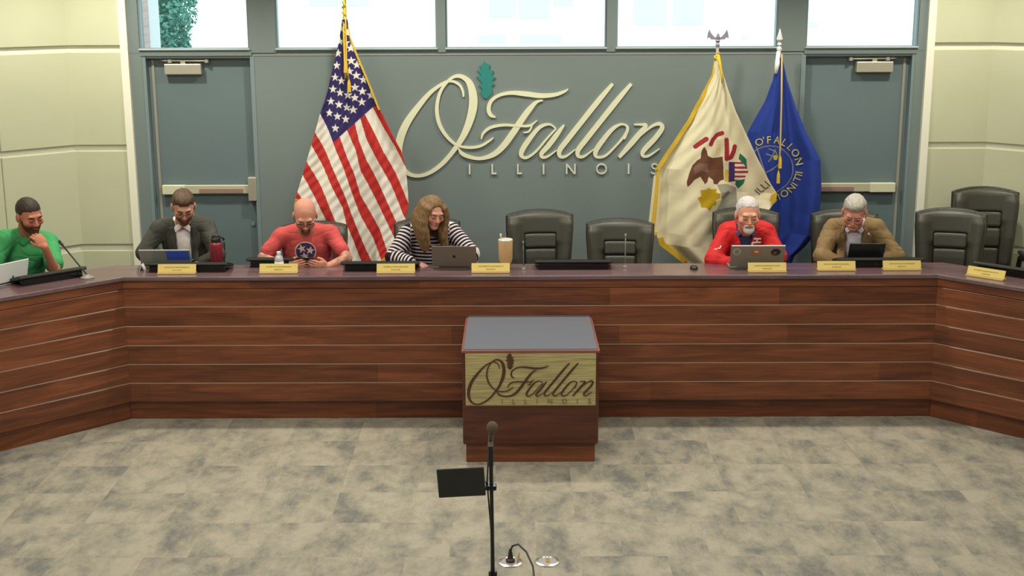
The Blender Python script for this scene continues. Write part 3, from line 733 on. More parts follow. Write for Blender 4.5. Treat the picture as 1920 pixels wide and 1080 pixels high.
# ---- United States
YU = 10.92
us = thing('flag', 'hanging American flag with gold fringe, behind the man in the red tee', 'flag', (at(646, 38, YU)[0], YU + .03, DAIS), group='flags on poles behind the desk')
Lu = [(641, 36), (636, 70), (628, 110), (611, 180), (599, 214), (589, 250), (574, 300), (562, 340), (552, 372), (549, 388), (556, 410), (585, 450), (625, 497)]
Ru = [(651, 36), (657, 70), (672, 108), (690, 150), (712, 205), (735, 252), (752, 283), (760, 310), (764, 350), (766, 385), (757, 425), (742, 458), (729, 480), (722, 497)]
ZB = [[(570, 10), (640, 140), (720, 270), (790, 400)], [(515, 50), (580, 180), (640, 310), (720, 450), (790, 600), (812, 650)], [(485, 75), (530, 230), (600, 370), (690, 530), (770, 720), (790, 750)],
      [(455, 120), (480, 230), (530, 370), (610, 530), (720, 770), (745, 820)], [(405, 165), (460, 290), (490, 430), (560, 580), (640, 740), (710, 880)], [(355, 215), (400, 340), (450, 450), (490, 600), (560, 740), (620, 850), (660, 960)],
      [(305, 245), (375, 410), (440, 600), (490, 740), (560, 880), (610, 1000)], [(178, 180), (240, 290), (320, 450), (385, 600), (435, 740), (490, 880), (550, 1040)], [(150, 260), (220, 390), (290, 520), (370, 680), (395, 790), (440, 900), (495, 1050)],
      [(120, 380), (200, 510), (260, 620), (325, 770), (380, 920), (440, 1050)], [(88, 462), (160, 590), (230, 720), (260, 770), (320, 900), (380, 1050)], [(48, 575), (100, 650), (180, 780), (260, 950), (300, 1050)]]
ZB = [[(540 + x / 3.6, 200 + y / 3.6) for x, y in q] for q in ZB]
STARS = [(285, 192), (277, 278), (265, 360), (255, 443), (243, 523), (228, 604), (213, 686), (203, 765), (330, 222), (352, 325), (355, 410), (392, 438), (388, 510), (290, 545), (280, 625), (272, 706), (262, 785), (248, 866), (435, 540), (345, 480), (380, 590), (428, 618), (485, 645), (335, 640), (380, 660), (425, 690), (328, 722), (370, 740), (320, 803), (318, 290)]
C_red, C_wh, C_navy, C_cream = rgb(190, 52, 48), rgb(228, 224, 212), rgb(52, 44, 98), rgb(226, 218, 184)
def paint_us(x, y):
    k = np.zeros(x.shape, int)
    for q in ZB: k += (interp_ext(y, q) > x)
    c = np.where((k % 2 == 0)[:, None], C_red, C_wh)
    can = (y < 214 + (x - 599) * (53 / 26)) & (y < 267 + (x - 625) * (-73 / 82)) | (y < 200)
    c = np.where(can[:, None], C_navy, c)
    for a, b in STARS:
        sx_, sy_ = 560 + a / 3.6, b / 3.6
        c = np.where((in_star(x, y, sx_, sy_, 8.6) & can)[:, None], C_wh, c)
    return c
def folds_us(S, T):
    a = np.clip(S * 1.6, 0, 1)
    return .05 * a * np.sin(6.283 * (1.35 * T + .15 * S) + .6) + .014 * a * np.sin(6.283 * (4.2 * T - .8 * S)) + .0024 * a * np.sin(6.283 * (19 * S + 9 * T)) - .05 * (1 - a) * np.cos((T - .5) * 3.1) + .02
oc, bvu, Wu = cloth('cloth', Lu, Ru, 36, 497, YU, paint_us, folds_us, us, 240, 460)
fringe_strip('fringe', [w + np.array([0, -.005, 0]) for w in Wu[10:170:3, -1]], -.014, us, M_gold)
fringe_strip('fringe', [w + np.array([0, -.004, 0]) for w in Wu[338:370:2, 0]], .03, us, M_gold)
fringe_strip('fringe', edge([(700, 492), (713, 489), (724, 480), (731, 467)], YU - .05, 14), -.05, us, M_gold)
xu = at(646, 38, YU)[0]
flag_stand(us, xu, YU + .035, 3.16, M_brass)
MB().lathe([(0, 0), (.022, 0), (.03, .03), (.012, .05), (.02, .07), (.035, .1), (.02, .16), (0, .2)], (xu, YU + .035, 3.16)).build('finial', M_brass, us, True, smooth=True)
cd = MB(); cd.tube([(xu - .004, YU + .01, 3.10), (xu + .004, YU - .01, 2.98), (xu - .006, YU - .03, 2.86), (xu, YU - .07, 2.60), (xu + .004, YU - .08, 2.47)], .008, 8)
cd.tube([(xu + .006, YU + .0, 3.02), (xu + .012, YU - .03, 2.86), (xu + .014, YU - .07, 2.6), (xu + .03, YU - .085, 2.46)], .006, 8)
cd.tube([(xu - .012 + .024 * (k % 2), YU - .02 + .05 * (k % 3 == 0), 3.07 - .02 * k) for k in range(10)], .008, 6); cd.build('cord', M_gold, us, True, smooth=True)
tassel(us, xu + .006, YU - .085, 2.60, .085); tassel(us, xu + .032, YU - .09, 2.46, .10)

# ---- Illinois
YI = 10.80
il = thing('flag', 'cream state flag with brown eagle emblem, behind the man in the red jacket', 'flag', (at(1346, 110, YI)[0], YI + .03, DAIS), group='flags on poles behind the desk')
Li = [(1341, 108), (1336, 140), (1322, 168), (1306, 198), (1290, 228), (1268, 262), (1246, 295), (1231, 318), (1229, 345), (1230, 400), (1232, 440), (1238, 462), (1262, 480), (1286, 499)]
Ri = [(1350, 108), (1357, 140), (1366, 170), (1380, 210), (1398, 250), (1420, 298), (1444, 345), (1455, 362), (1452, 376), (1438, 395), (1425, 440), (1420, 499)]
def zi(p): return [(1270 + x * .1574, 230 + y * .1574) for x, y in p]
EAG = zi([(320, 285), (345, 330), (360, 390), (420, 420), (550, 415), (560, 540), (570, 690), (520, 700), (480, 735), (430, 730), (420, 680), (370, 640), (350, 700), (325, 730), (300, 690), (270, 640), (200, 680), (150, 740), (118, 765), (110, 700), (140, 600), (175, 510), (230, 450), (275, 420), (280, 350), (300, 300)])
LFG = zi([(270, 800), (340, 790), (370, 765), (400, 790), (470, 785), (460, 830), (520, 850), (515, 900), (455, 920), (465, 980), (420, 985), (380, 1050), (345, 1010), (280, 1010), (270, 950), (235, 895), (280, 870)])
ROCK = zi([(470, 740), (600, 740), (720, 790), (730, 960), (700, 1080), (450, 1080), (520, 960), (530, 860)])
RB = [zi(p) for p in ([(215, 285), (260, 250), (340, 190)], [(395, 255), (420, 200), (470, 150), (540, 130)], [(595, 210), (600, 300), (600, 440)], [(600, 440), (650, 420), (680, 350), (692, 290)])]
SHD = zi([(625, 475), (800, 475), (860, 590), (800, 690), (700, 710), (625, 725)])
LAU = [zi(p) for p in ([(755, 370), (790, 400), (830, 440), (835, 500), (845, 560), (800, 500), (740, 440)], [(710, 700), (820, 680), (800, 740), (740, 800), (705, 750)])]
def paint_il(x, y):
    c = np.tile(np.array(C_cream), (len(x), 1))
    def put(m, col): c[m] = col
    put(inpoly(x, y, ROCK), rgb(160, 158, 140)); put(inpoly(x, y, EAG), rgb(106, 68, 48))
    put(inpoly(x, y, zi([(190, 540), (250, 480), (350, 480), (370, 590), (290, 570), (200, 610)])), rgb(126, 98, 84))
    put(inpoly(x, y, LFG), rgb(186, 156, 28))
    for r in RB: put(seg_dist(x, y, r) < 4.2, rgb(160, 48, 58))
    sh = inpoly(x, y, SHD); ty = (y - 230) / .1574; tx = (x - 1270) / .1574
    put(sh, C_wh); put(sh & (((ty - 475) // 27).astype(int) % 2 == 0), rgb(170, 50, 54)); put(sh & (tx < 695), rgb(70, 52, 104))
    put(inpoly(x, y, zi([(580, 570), (622, 570), (622, 720), (575, 715)])), rgb(206, 180, 70))
    for l in LAU: put(inpoly(x, y, l), rgb(40, 112, 84))
    put((seg_dist(x, y, zi([(500, 230), (490, 380)])) < 5) & (np.sin(y * 1.6) > .2), rgb(196, 170, 112))
    put((seg_dist(x, y, zi([(560, 900), (620, 850)])) < 4), rgb(110, 110, 104))
    return c
def folds_il(S, T):
    a = np.clip(S * 1.5, 0, 1)
    return .055 * a * np.sin(6.283 * (1.5 * T + .1) + .8 * S) + .016 * a * np.sin(6.283 * (3.7 * T - .4 * S) + 1.1) + .003 * np.sin(6.283 * (9 * S + 5 * T)) - .035 * (1 - a) * np.cos((T - .5) * 3.1) + .02
oc, bvi, Wi = cloth('cloth', Li, Ri, 108, 499, YI, paint_il, folds_il, il, 300, 520)
Le = [(1228, 330), (1224, 370), (1220, 420), (1219, 438), (1232, 442)]
Lb = [(1217, 330), (1231, 326), (1236, 440), (1219, 442)]
MB().prism([(0, 0), (.06, .03), (.045, -.47), (-.045, -.50)], .012, Matrix.Translation(tuple(at(1226, 330, YI + .06)))).build('cloth_fold', mat('flag_cream', C_cream, .85), il, True)
fringe_strip('fringe', [w + np.array([-.002, -.004, 0]) for w in Wi[4:284:4, 0]], .032, il, M_gold)
fringe_strip('fringe', edge([(1231, 322), (1227, 370), (1221, 425), (1221, 440), (1232, 441)], YI + .05, 26), .026, il, M_gold)
fringe_strip('fringe', [w + np.array([0, -.004, 0]) for w in Wi[452:518:4, 0]], .045, il, M_gold)
fringe_strip('fringe', [w + np.array([0, -.004, 0]) for w in Wi[332:364:2, -1]], -.045, il, M_gold)
V2, F2 = text_mesh('ILLI', .085)
tcx, tcz = at(1430, 353, YI)[0], at(1430, 353, YI)[2]; ca, sa = math.cos(math.radians(48)), math.sin(math.radians(48))
drape('lettering', [(tcx + v[0] * ca - v[1] * sa, tcz + v[0] * sa + v[1] * ca) for v in V2], F2, bvi, YI - .4, mat('flag_black', rgb(70, 66, 56), .8), None, off=.006)
lt = bpy.data.objects[-1] if False else [o for o in COL.objects if o.name == 'lettering'][0]; lt.parent = il; lt.matrix_parent_inverse = wm(il).inverted()
xi = at(1346, 110, YI)[0]; M_silver = mat('pale_silver', rgb(226, 222, 214), .3, metal=.5)
flag_stand(il, xi, YI + .035, at(1346, 84, YI)[2], M_silver, .012)
zf = at(1346, 84, YI)[2]; M_eag = mat('pewter', rgb(150, 142, 160), .4, metal=.4)
e = MB(); e.lathe([(0, -.02), (.014, -.02), (.018, 0), (.012, .015), (.02, .03), (.01, .05), (0, .055)], (xi, YI + .035, zf), 14)
for s in (-1, 1): e.prism([(0, .055), (s * .03, .062), (s * .055, .09), (s * .07, .12), (s * .082, .09), (s * .086, .045), (s * .07, .06), (s * .055, .042), (s * .03, .04), (0, .035)], .014, Matrix.Translation((xi, YI + .028, zf)))
e.lathe([(0, 0), (.012, .01), (.014, .035), (.009, .055), (0, .062)], (xi, YI + .03, zf + .03), 10); e.build('eagle_finial', M_eag, il, True)
cd = MB(); cd.tube([(xi - .006 + .02 * math.sin(k * 1.3), YI + .01 - .02 * math.cos(k * 1.3), zf - .06 - .011 * k) for k in range(9)], .009, 6)
cd.tube([(xi, YI - .0, zf - .08), (xi + .015, YI - .035, zf - .16), (xi + .028, YI - .05, zf - .24), (xi + .03, YI - .06, zf - .30)], [.014, .012, .009, .006], 8); cd.build('cord', M_gold, il, True, smooth=True)

# ---- City
YC = 11.02
ci = thing('flag', 'dark blue city flag with yellow circular seal lettering on a pole', 'flag', (at(1462, 110, YC)[0], YC + .03, DAIS), group='flags on poles behind the desk')
Lc = [(1457, 108), (1450, 150), (1436, 190), (1418, 222), (1404, 248), (1392, 300), (1392, 400), (1398, 499)]
Rc = [(1467, 108), (1476, 150), (1492, 200), (1510, 245), (1530, 283), (1538, 300), (1540, 350), (1537, 400), (1528, 440), (1510, 462), (1490, 480), (1482, 499)]
C_blue = rgb(40, 62, 146)
def paint_ci(x, y):
    c = np.tile(np.array(C_blue), (len(x), 1))
    d = np.hypot((x - 1443), (y - 318)); c[np.abs(d - 45) < .9] = rgb(128, 132, 140)
    for sg_ in ([(1418, 275), (1442, 350)], [(1436, 322), (1462, 308)], [(1440, 302), (1454, 280)], [(1436, 288), (1448, 292)], [(1441, 278), (1454, 284), (1458, 292)]): c[seg_dist(x, y, sg_) < 1.0] = rgb(140, 142, 132)
    c[np.hypot(x - 1454, y - 295) < 5] = rgb(206, 178, 40)
    return c
def folds_ci(S, T):
    a = np.clip(S * 1.5, 0, 1)
    return .05 * a * np.sin(6.283 * (1.6 * T + .25) + .5 * S) + .016 * a * np.sin(6.283 * (3.9 * T + .5 * S)) - .03 * (1 - a) * np.cos((T - .5) * 3.1) + .01
oc, bvc, Wc = cloth('cloth', Lc, Rc, 108, 499, YC, paint_ci, folds_ci, ci, 220, 420)
M_yel = mat('flag_yellow', rgb(206, 190, 88), .8)
sc_, cxp, czp, Rr = at(1500, 318, YC)[0] - at(1499, 318, YC)[0], at(1443, 318, YC)[0], at(1443, 318, YC)[2], 56
for word, angs in (("O'FALLON", (113, 104, 95, 78, 62, 48, 33, 15)), ('ILLINOIS', (-6, -13, -21, -30, -40, -56, -68, -77))):
    for ch, a in zip(word, angs):
        V2, F2 = text_mesh(ch, .085); r_ = math.radians(a); tw = r_ - math.pi / 2
        px_, pz_ = cxp + Rr * sc_ * math.cos(r_), czp + Rr * sc_ * math.sin(r_)
        o = drape('seal_letter', [(px_ + v[0] * math.cos(tw) - v[1] * math.sin(tw), pz_ + v[0] * math.sin(tw) + v[1] * math.cos(tw)) for v in V2], F2, bvc, YC - .3, M_yel, None, off=.006)
        o.parent = ci; o.matrix_parent_inverse = wm(ci).inverted()
xc = at(1462, 110, YC)[0]; zc = at(1462, 92, YC)[2]
flag_stand(ci, xc, YC + .035, zc, M_silver, .012)
MB().lathe([(0, -.02), (.018, -.02), (.022, 0), (.012, .02), (.02, .035), (.012, .05), (.026, .075), (.02, .1), (.006, .15), (0, .17)], (xc, YC + .035, zc), 14).build('spear_finial', M_silver, ci, True, smooth=True, auto=40)
MB().tube([(xc - .012, YC + .0, zc - .02), (xc - .02, YC - .01, zc - .12), (xc - .03, YC - .01, zc - .2)], [.016, .02, .012], 10).build('pole_sleeve', M_paper, ci, True, smooth=True)
MB().tube([(xc + .012, YC - .02, zc - .04), (xc + .018, YC - .05, zc - .4), (xc + .016, YC - .09, zc - .8), (xc + .01, YC - .09, zc - 1.0)], .007, 8).build('cord', mat('old_gold_cord', rgb(196, 166, 84), .7), ci, True, smooth=True)
tassel(ci, xc + .018, YC - .10, at(1464, 290, YC)[2], .10, .013); tassel(ci, xc + .008, YC - .10, at(1462, 318, YC)[2], .10, .013)

# ================================================================== office chairs
def build_chair():
    root = thing('office_chair', 'x', 'chair')
    def curved(prim, amp=.9):                                # wrap the back around the sitter
        fn, lo, hi = prim
        return (lambda X, Y, Z: fn(X * (1 + .28 * np.maximum(.98 - Z, 0)), Y + amp * X * X - .12 * np.maximum(Z - .75, 0), Z)), lo - .1, hi + .1
    R = rotm(rx=math.radians(-6))
    F_ = Field((-.34, .02, .40), (.34, .42, 1.16), .009)
    F_.apply(curved(rbox((0, .25, .80), (.262, .045, .335), .044)), 0)
    F_.apply(curved(rbox((0, .225, .99), (.235, .045, .13), .04)), .03)
    for s in (-1, 1): F_.apply(curved(cone((s * .195, .205, .56), (s * .205, .205, 1.03), .05, .045)), .035)
    F_.apply(curved(rbox((0, .185, .705), (.128, .03, .25), .01)), .012, 's')
    F_.clip(lambda X, Y, Z: Z - (1.125 - .5 * X * X) + 0 * Y)
    V, Q = F_.mesh(); link('backrest', from_np('backrest', V, Q), M_leather, root, smooth=True)
    F_ = Field((-.34, .08, .40), (.34, .46, 1.18), .01)
    F_.apply(curved(rbox((0, .292, .80), (.272, .03, .345), .028)), 0)
    F_.clip(lambda X, Y, Z: Z - (1.138 - .5 * X * X) + 0 * Y)
    V, Q = F_.mesh(); link('back_shell', from_np('back_shell', V, Q), M_leatherd, root, smooth=True)
    for z0, z1 in ((.46, .662), (.670, .822), (.830, .952)):
        F_ = Field((-.17, .08, z0 - .03), (.17, .30, z1 + .03), .008); F_.apply(curved(rbox((0, .212, (z0 + z1) / 2), (.130, .038, (z1 - z0) / 2), .020)), 0)
        V, Q = F_.mesh(); link('back_pad', from_np('back_pad', V, Q), M_leather, root, smooth=True)
    F_ = Field((-.32, -.34, .34), (.32, .3, .52), .01); F_.apply(rbox((0, 0, .425), (.255, .255, .05), .045)); F_.apply(ell((0, -.02, .45), (.23, .24, .035)), .03)
    V, Q = F_.mesh(); link('seat', from_np('seat', V, Q), M_leather, root, smooth=True)
    for s in (-1, 1):
        a = MB(); a.tube([(s * .26, .16, .42), (s * .28, .14, .52), (s * .28, .10, .60), (s * .28, -.08, .625), (s * .275, -.17, .60), (s * .265, -.17, .50), (s * .25, -.12, .40)], .022, 10)
        ar = a.build('armrest', M_black, root, smooth=True); MB().box((s * .28, -.01, .645), (.05, .25, .03), bevel=.013).build('arm_pad', M_leatherd, ar, smooth=True)
    MB().lathe([(0, .08), (.03, .08), (.03, .2), (.02, .2), (.02, .38), (.09, .38), (.09, .40), (0, .40)], (0, 0, 0), 16).build('gas_lift', M_black, root, smooth=True, auto=40)
    for k in range(5):
        a = k * 2 * math.pi / 5 + .3; c, s = math.cos(a), math.sin(a)
        lg = MB().tube([(c * .02, s * .02, .12), (c * .16, s * .16, .105), (c * .25, s * .25, .075)], [.03, .024, .016], 8).build('base_leg', M_black, root, smooth=True)
        MB().tube([(c * .25 - s * .018, s * .25 + c * .018, .028), (c * .25 + s * .018, s * .25 - c * .018, .028)], .028, 12).build('caster', M_blackg, lg, smooth=True, auto=40)
    return root
chair0 = build_chair(); chair_used = False
def chair(x, y, rz, label, dz=0.0, scale=1.0, group='black leather office chairs'):
    global chair_used
    o = chair0 if not chair_used else copy_tree(chair0)
    chair_used = True
    o.location = (x, y, DAIS); o.rotation_euler = (0, 0, rz); o.scale = (scale, scale, scale + dz); tag(o, label, 'chair', group)
    return o
chair(.11, 10.22, math.radians(5), 'empty black leather chair beside the tan tumbler', dz=-.065)
chair(.715, 10.18, math.radians(-3), 'empty black leather chair left of the cream state flag', dz=-.125)
chair(3.25, 10.06, math.radians(-16), 'empty black leather chair at the right corner, nearer of the overlapping two', dz=-.04)
chair(3.76, 10.66, math.radians(-8), 'empty black leather chair at far right, farther of the overlapping two', dz=.03)
chair(4.13, 9.85, math.radians(-70), 'black leather chair cut by the right edge of the picture', dz=-.06)
# ================================================================== things on the desk
def on_desk(px, py): return on(px, py, DZ)
M_plate = mat('gold_nameplate', rgb(218, 194, 108), .4, metal=.12); M_plateb = mat('nameplate_base', rgb(196, 170, 120), .4, metal=.3); M_ink = mat('plate_ink', rgb(172, 148, 78), .6)
def nameplate(px, py, rz, label, w=.285, h=.062):
    p = on_desk(px, py); r = thing('nameplate', label, 'nameplate', (p[0], p[1] + .02, DZ), rz, 'gold nameplates along the desk')
    tl = math.radians(-20)
    MB().box((0, 0, .005), (w, .07, .010), bevel=.002).build('base', M_plateb, r)
    Mx = Matrix.Rotation(tl, 3, 'X')
    MB().box((0, .002, .010 + h / 2 * .94), (w, .008, h), Mx, .002).build('plate', M_plate, r)
    for j, (zz, L, n) in enumerate(((.008, .19, 16), (-.014, .07, 6))):      # two lines of engraving, too soft to read
        b = MB()
        for k in range(n):
            wdt = L / n * random.uniform(.7, .95); b.box((-L / 2 + L * (k + .5) / n, -.0045, zz), (wdt, .001, random.uniform(.006, .009)))
        o = b.build('engraving', M_ink, r); o.location = (0, .002, .010 + h / 2 * .94); o.rotation_euler = (tl, 0, 0)
    return r
nameplate(331, 514, 0, 'gold nameplate in front of the man in the grey suit')
nameplate(522, 513, 0, 'gold nameplate in front of the small water bottle')
nameplate(742, 513, 0, 'gold nameplate in front of the woman in the striped top')
nameplate(920, 512, 0, 'gold nameplate in front of the tan tumbler')
nameplate(1439, 511, 0, 'gold nameplate in front of the stickered laptop')
nameplate(1569, 508, 0, 'gold nameplate before the tan-suited man, left of the black tablet')
nameplate(1692, 507, 0, 'gold nameplate at the right corner of the straight desk, right of the tablet')
nameplate(1850, 522, math.radians(-45), 'bright gold nameplate on the right angled desk wing')

def flat_monitor(x, y, rz, label, w=.60):
    """low wedge-shaped desk monitor tipped towards its user"""
    r = thing('desk_monitor', label, 'monitor', (x, y, DZ), rz, 'low black desk monitors')
    Mx = Matrix.Rotation(math.radians(-14), 3, 'X')
    MB().box((0, .10, .040), (w, .21, .026), Mx, .005).build('housing', M_black, r)
    MB().box((0, .105, .054), (w - .03, .18, .002), Mx).build('screen', M_blackg, r)
    MB().b2((-w / 2 + .03, .01, .0), (w / 2 - .03, .06, .045), .004).build('foot', M_blackg, r)
    MB().box((0, -.001, .0655), (w - .01, .012, .004), Mx, .001).build('front_lip', mat('monitor_lip', rgb(92, 92, 80), .4), r)
    return r
for px, py, w, lb in ((350, 511, .62, 'low black desk monitor in front of the man in the grey suit'), (712, 509, .58, 'low black desk monitor between the red tee man and the striped woman'),
                      (1076, 506, .585, 'low black desk monitor in front of the two empty chairs'), (1650, 502, .66, 'low black desk monitor in front of the tan-suited man')):
    p = on_desk(px, py); flat_monitor(p[0], p[1], 0, lb, w)
p = on_desk(96, 530); flat_monitor(p[0] + .01, p[1] + .03, math.radians(45), 'low black desk monitor on the left angled desk wing', .52)
p = on_desk(1885, 521); flat_monitor(p[0] + .06, p[1] + .02, math.radians(-45), 'low black desk monitor on the right angled desk wing', .62)
p = on_desk(474, 505); flat_monitor(p[0] + .12, p[1] + .06, 0, 'low black desk monitor behind the small water bottle', .36)

def laptop(x, y, rz, label, w, d, lid_h, tilt, m, lid_m=None, top=None):
    """opened laptop seen from behind: its lid faces the room"""
    r = thing('laptop', label, 'laptop', (x, y, DZ), rz)
    MB().box((0, d / 2, .009), (w, d, .016), bevel=.004).build('base', m, r)
    MB().box((0, d / 2 + .02, .0175), (w - .03, d * .45, .001)).build('keyboard', M_blackg, r)
    Mx = Matrix.Rotation(math.radians(tilt), 3, 'X')                        # leans over towards the room
    q = Mx @ Vector((0, 0, lid_h / 2 + .008))
    l = MB().box((0, 0, 0), (w, .008, lid_h), None, .003).build('lid', lid_m or m, r); l.location = (q.x, q.y + .004, q.z + .012); l.rotation_euler = (math.radians(tilt), 0, 0)
    MB().box((0, .0045, 0), (w - .02, .001, lid_h - .02)).build('screen', M_blackg, l)
    if top: MB().box((0, 0, lid_h / 2 - .004), (w - .004, .009, .008), bevel=.002).build('lid_edge', top, l)
    MB().tube([(-w * .35, .004, .014), (w * .35, .004, .014)], .007, 10).build('hinge', M_black, r)
    return r, l
M_lapg = mat('laptop_grey', rgb(132, 124, 110), .45, metal=.15); M_lapd = mat('laptop_dark', rgb(116, 104, 92), .5, metal=.1); M_lapw = mat('laptop_white', rgb(236, 238, 234), .4); M_lapb = mat('laptop_slate', rgb(134, 134, 126), .45, metal=.1)
p = on_desk(318, 500)
lp, ld = laptop(p[0] - .01, 9.872, 0, 'grey laptop with a blue patch in front of the man in the suit', .385, .25, .142, 24, M_lapb, None, mat('edge_light', rgb(190, 190, 196), .3))
MB().box((.098, -.0045, .022), (.17, .001, .08), None).build('blue_cover', mat('blue_cover', rgb(58, 86, 190), .35), ld)
p = on_desk(852, 506)
lw, ldw = laptop(p[0], 9.80, math.radians(-2), 'dark grey laptop in front of the woman in the striped top', .335, .23, .175, 20, M_lapd)
b = MB(); b.lathe([(.0, 0), (.012, 0), (.012, .0015), (0, .0015)], (0, 0, 0), 16); o = b.build('emblem', M_black, ldw); o.rotation_euler = (math.radians(90), 0, 0); o.location = (0, -.004, 0)
p = on_desk(1421, 507)
lr, ldr = laptop(p[0], 9.765, 0, 'grey laptop covered in stickers in front of the red-jacketed man', .405, .26, .178, 18, M_lapg, None, mat('edge_white', rgb(232, 230, 226), .3))
def sticker(parent, x, z, rx, rz, m, name='sticker'):
    V2, F2 = disc2(x, z, rx, rz, 1, 24); me = bpy.data.meshes.new(name); me.from_pydata([(a, -.0052, c) for a, c in V2], [], [f[::-1] for f in F2]); o = link(name, me, m, parent)
    md = o.modifiers.new('thickness', 'SOLIDIFY'); md.thickness = .001
    return o
sticker(ldr, -.158, 0.038, .03, .03, mat('sticker_cream', rgb(170, 164, 140), .6)); sticker(ldr, -.158, 0.038, .018, .02, mat('sticker_grey', rgb(122, 120, 108), .6)).location.y = -.001
sticker(ldr, -.012, 0.038, .044, .032, mat('sticker_tan', rgb(150, 112, 92), .6)); sticker(ldr, -.012, 0.038, .034, .014, mat('sticker_red', rgb(172, 84, 70), .6)).location.y = -.001
sticker(ldr, -.012, 0.038, .018, .008, mat('sticker_pale', rgb(206, 180, 160), .6)).location.y = -.002
sticker(ldr, .132, 0.034, .036, .028, mat('sticker_black', rgb(34, 26, 28), .6)); sticker(ldr, .126, 0.026, .016, .012, mat('sticker_wine', rgb(110, 66, 62), .6)).location.y = -.001
MB().prism([(-.16, -.10), (-.10, -.035), (-.07, -.02), (-.045, -.022), (-.05, -.10)], .001, Matrix.Translation((0, -.006, 0))).build('sticker', mat('sticker_slate', rgb(120, 116, 106), .5), ldr)
p = on_desk(28, 540)
lg_, ldg = laptop(-3.745, 9.30, math.radians(60), 'white laptop lid standing on the left angled desk wing', .33, .22, .150, 14, M_lapw)
MB().box((.035, -.0045, -.045), (.012, .001, .024)).build('emblem', M_black, ldg)

# tablet in front of the man in the tan suit
p = at(1623, 478, 9.92)
tb = thing('tablet', 'black tablet propped up in front of the man in the tan suit', 'tablet', (p[0], 9.93, DZ))
Mx = Matrix.Rotation(math.radians(24), 3, 'X')
MB().box((0, -.02, .085), (.272, .010, .185), Mx, .004).build('body', M_black, tb); MB().box((0, -.014, .087), (.25, .002, .165), Mx).build('screen', M_blackg, tb)
MB().box((0, .035, .006), (.25, .11, .008), None, .003).build('stand_flap', M_black, tb)

# drinks
p = at(402, 478, 9.86)
bt = thing('water_bottle', 'dark red water bottle with black handled lid beside the grey suit', 'bottle', (p[0], 9.93, DZ))
MB().lathe([(0, 0), (.044, 0), (.048, .006), (.048, .165), (.044, .178), (.034, .186), (0, .186)], seg=28).build('body', mat('bottle_red', rgb(134, 40, 52), .35, metal=.2), bt, smooth=True, auto=40)
MB().lathe([(0, .184), (.036, .184), (.036, .212), (.030, .216), (0, .216)], seg=24).build('lid', M_black, bt, smooth=True, auto=40)
MB().tube([(-.03, 0, .20), (-.02, 0, .232), (.03, 0, .232), (.058, 0, .215), (.06, 0, .20)], .009, 8).build('carry_loop', M_black, bt, smooth=True)
p = at(525, 490, 9.86)
wb_ = thing('plastic_bottle', 'small clear plastic water bottle with white cap on the desk', 'bottle', (p[0], 9.82, DZ))
MB().lathe([(0, 0), (.03, 0), (.033, .006), (.031, .03), (.033, .05), (.033, .075), (.026, .095), (.014, .108), (.013, .118), (0, .118)], seg=24).build('body', mat('clear_plastic', rgb(186, 184, 190), .15, spec=.7), wb_, smooth=True, auto=50)
MB().lathe([(.0335, .02), (.0345, .021), (.0345, .056), (.0335, .057)], seg=24).build('paper_sleeve', M_paper, wb_, smooth=True)
MB().lathe([(0, .114), (.015, .114), (.0155, .132), (0, .132)], seg=18).build('cap', M_paper, wb_, smooth=True, auto=40)
p = at(948, 478, 9.80)
tm = thing('tumbler', 'tall tan insulated tumbler with pale lid and straw on the desk', 'tumbler', (p[0], 9.80, DZ))
MB().lathe([(0, 0), (.036, 0), (.039, .01), (.041, .045), (.052, .075), (.054, .205), (.053, .212), (0, .212)], seg=30).build('body', mat('tan_enamel', rgb(206, 166, 118), .4), tm, smooth=True, auto=40)
MB().lathe([(.0362, .001), (.0395, .01), (.0425, .05), (.0424, .052)], seg=30).build('base_band', mat('tan_dark', rgb(150, 116, 88), .4), tm, smooth=True)
MB().lathe([(0, .21), (.054, .21), (.055, .222), (.048, .228), (0, .228)], seg=30).build('lid', mat('lid_pale', rgb(206, 200, 186), .3), tm, smooth=True, auto=40)
MB().tube([(-.034, 0, .22), (-.036, 0, .268)], .007, 8).build('straw', mat('straw', rgb(206, 182, 156), .4), tm, smooth=True)

# gooseneck microphones
def gooseneck(px, py, tip, label, m=M_black, r=.0045, base=True, br=.018):
    p = on_desk(px, py); q = at(tip[0], tip[1], p[1] + tip[2])
    g_ = thing('gooseneck_microphone', label, 'microphone', (p[0], p[1], DZ), 0, 'thin gooseneck microphones on the desk')
    if base: MB().lathe([(0, 0), (br, 0), (br, .010), (br * .6, .018), (.010, .03), (0, .03)], (p[0], p[1], DZ), 20).build('base', M_lapb, g_, True, smooth=True, auto=40)
    a = Vector(p) + Vector((0, 0, .025)); c = Vector(q); d = c - a
    MB().tube([a, a + d * .3, a + d * .6, a + d * .88], r, 8).build('neck', m, g_, True, smooth=True)
    MB().tube([a + d * .86, a + d * .9, a + d], [r, r * 1.9, r * 1.6], 10).build('capsule', m, g_, True, smooth=True)
    return g_
M_mic = mat('mic_grey', rgb(96, 100, 108), .4); M_micl = mat('mic_pale', rgb(128, 126, 116), .4)
gooseneck(164, 522, (111, 452, .25), 'black gooseneck microphone leaning over the left angled desk wing', r=.006, br=.05)
gooseneck(982, 506, (981, 452, .02), 'thin grey gooseneck microphone just right of the tan tumbler', M_mic)
gooseneck(1172, 502, (1173, 438, .02), 'thin pale gooseneck microphone before the second empty chair', M_micl, .004)
p = on_desk(1301, 504)
ms = thing('small_mouse', 'small black mouse on the desk left of the red-jacketed man', 'mouse', (p[0], p[1], DZ))
F_ = Field((-.05, -.06, -.01), (.05, .06, .05), .004); F_.apply(ell((0, 0, .006), (.03, .05, .024))); F_.clip(lambda X, Y, Z: -Z + 0 * X + 0 * Y)
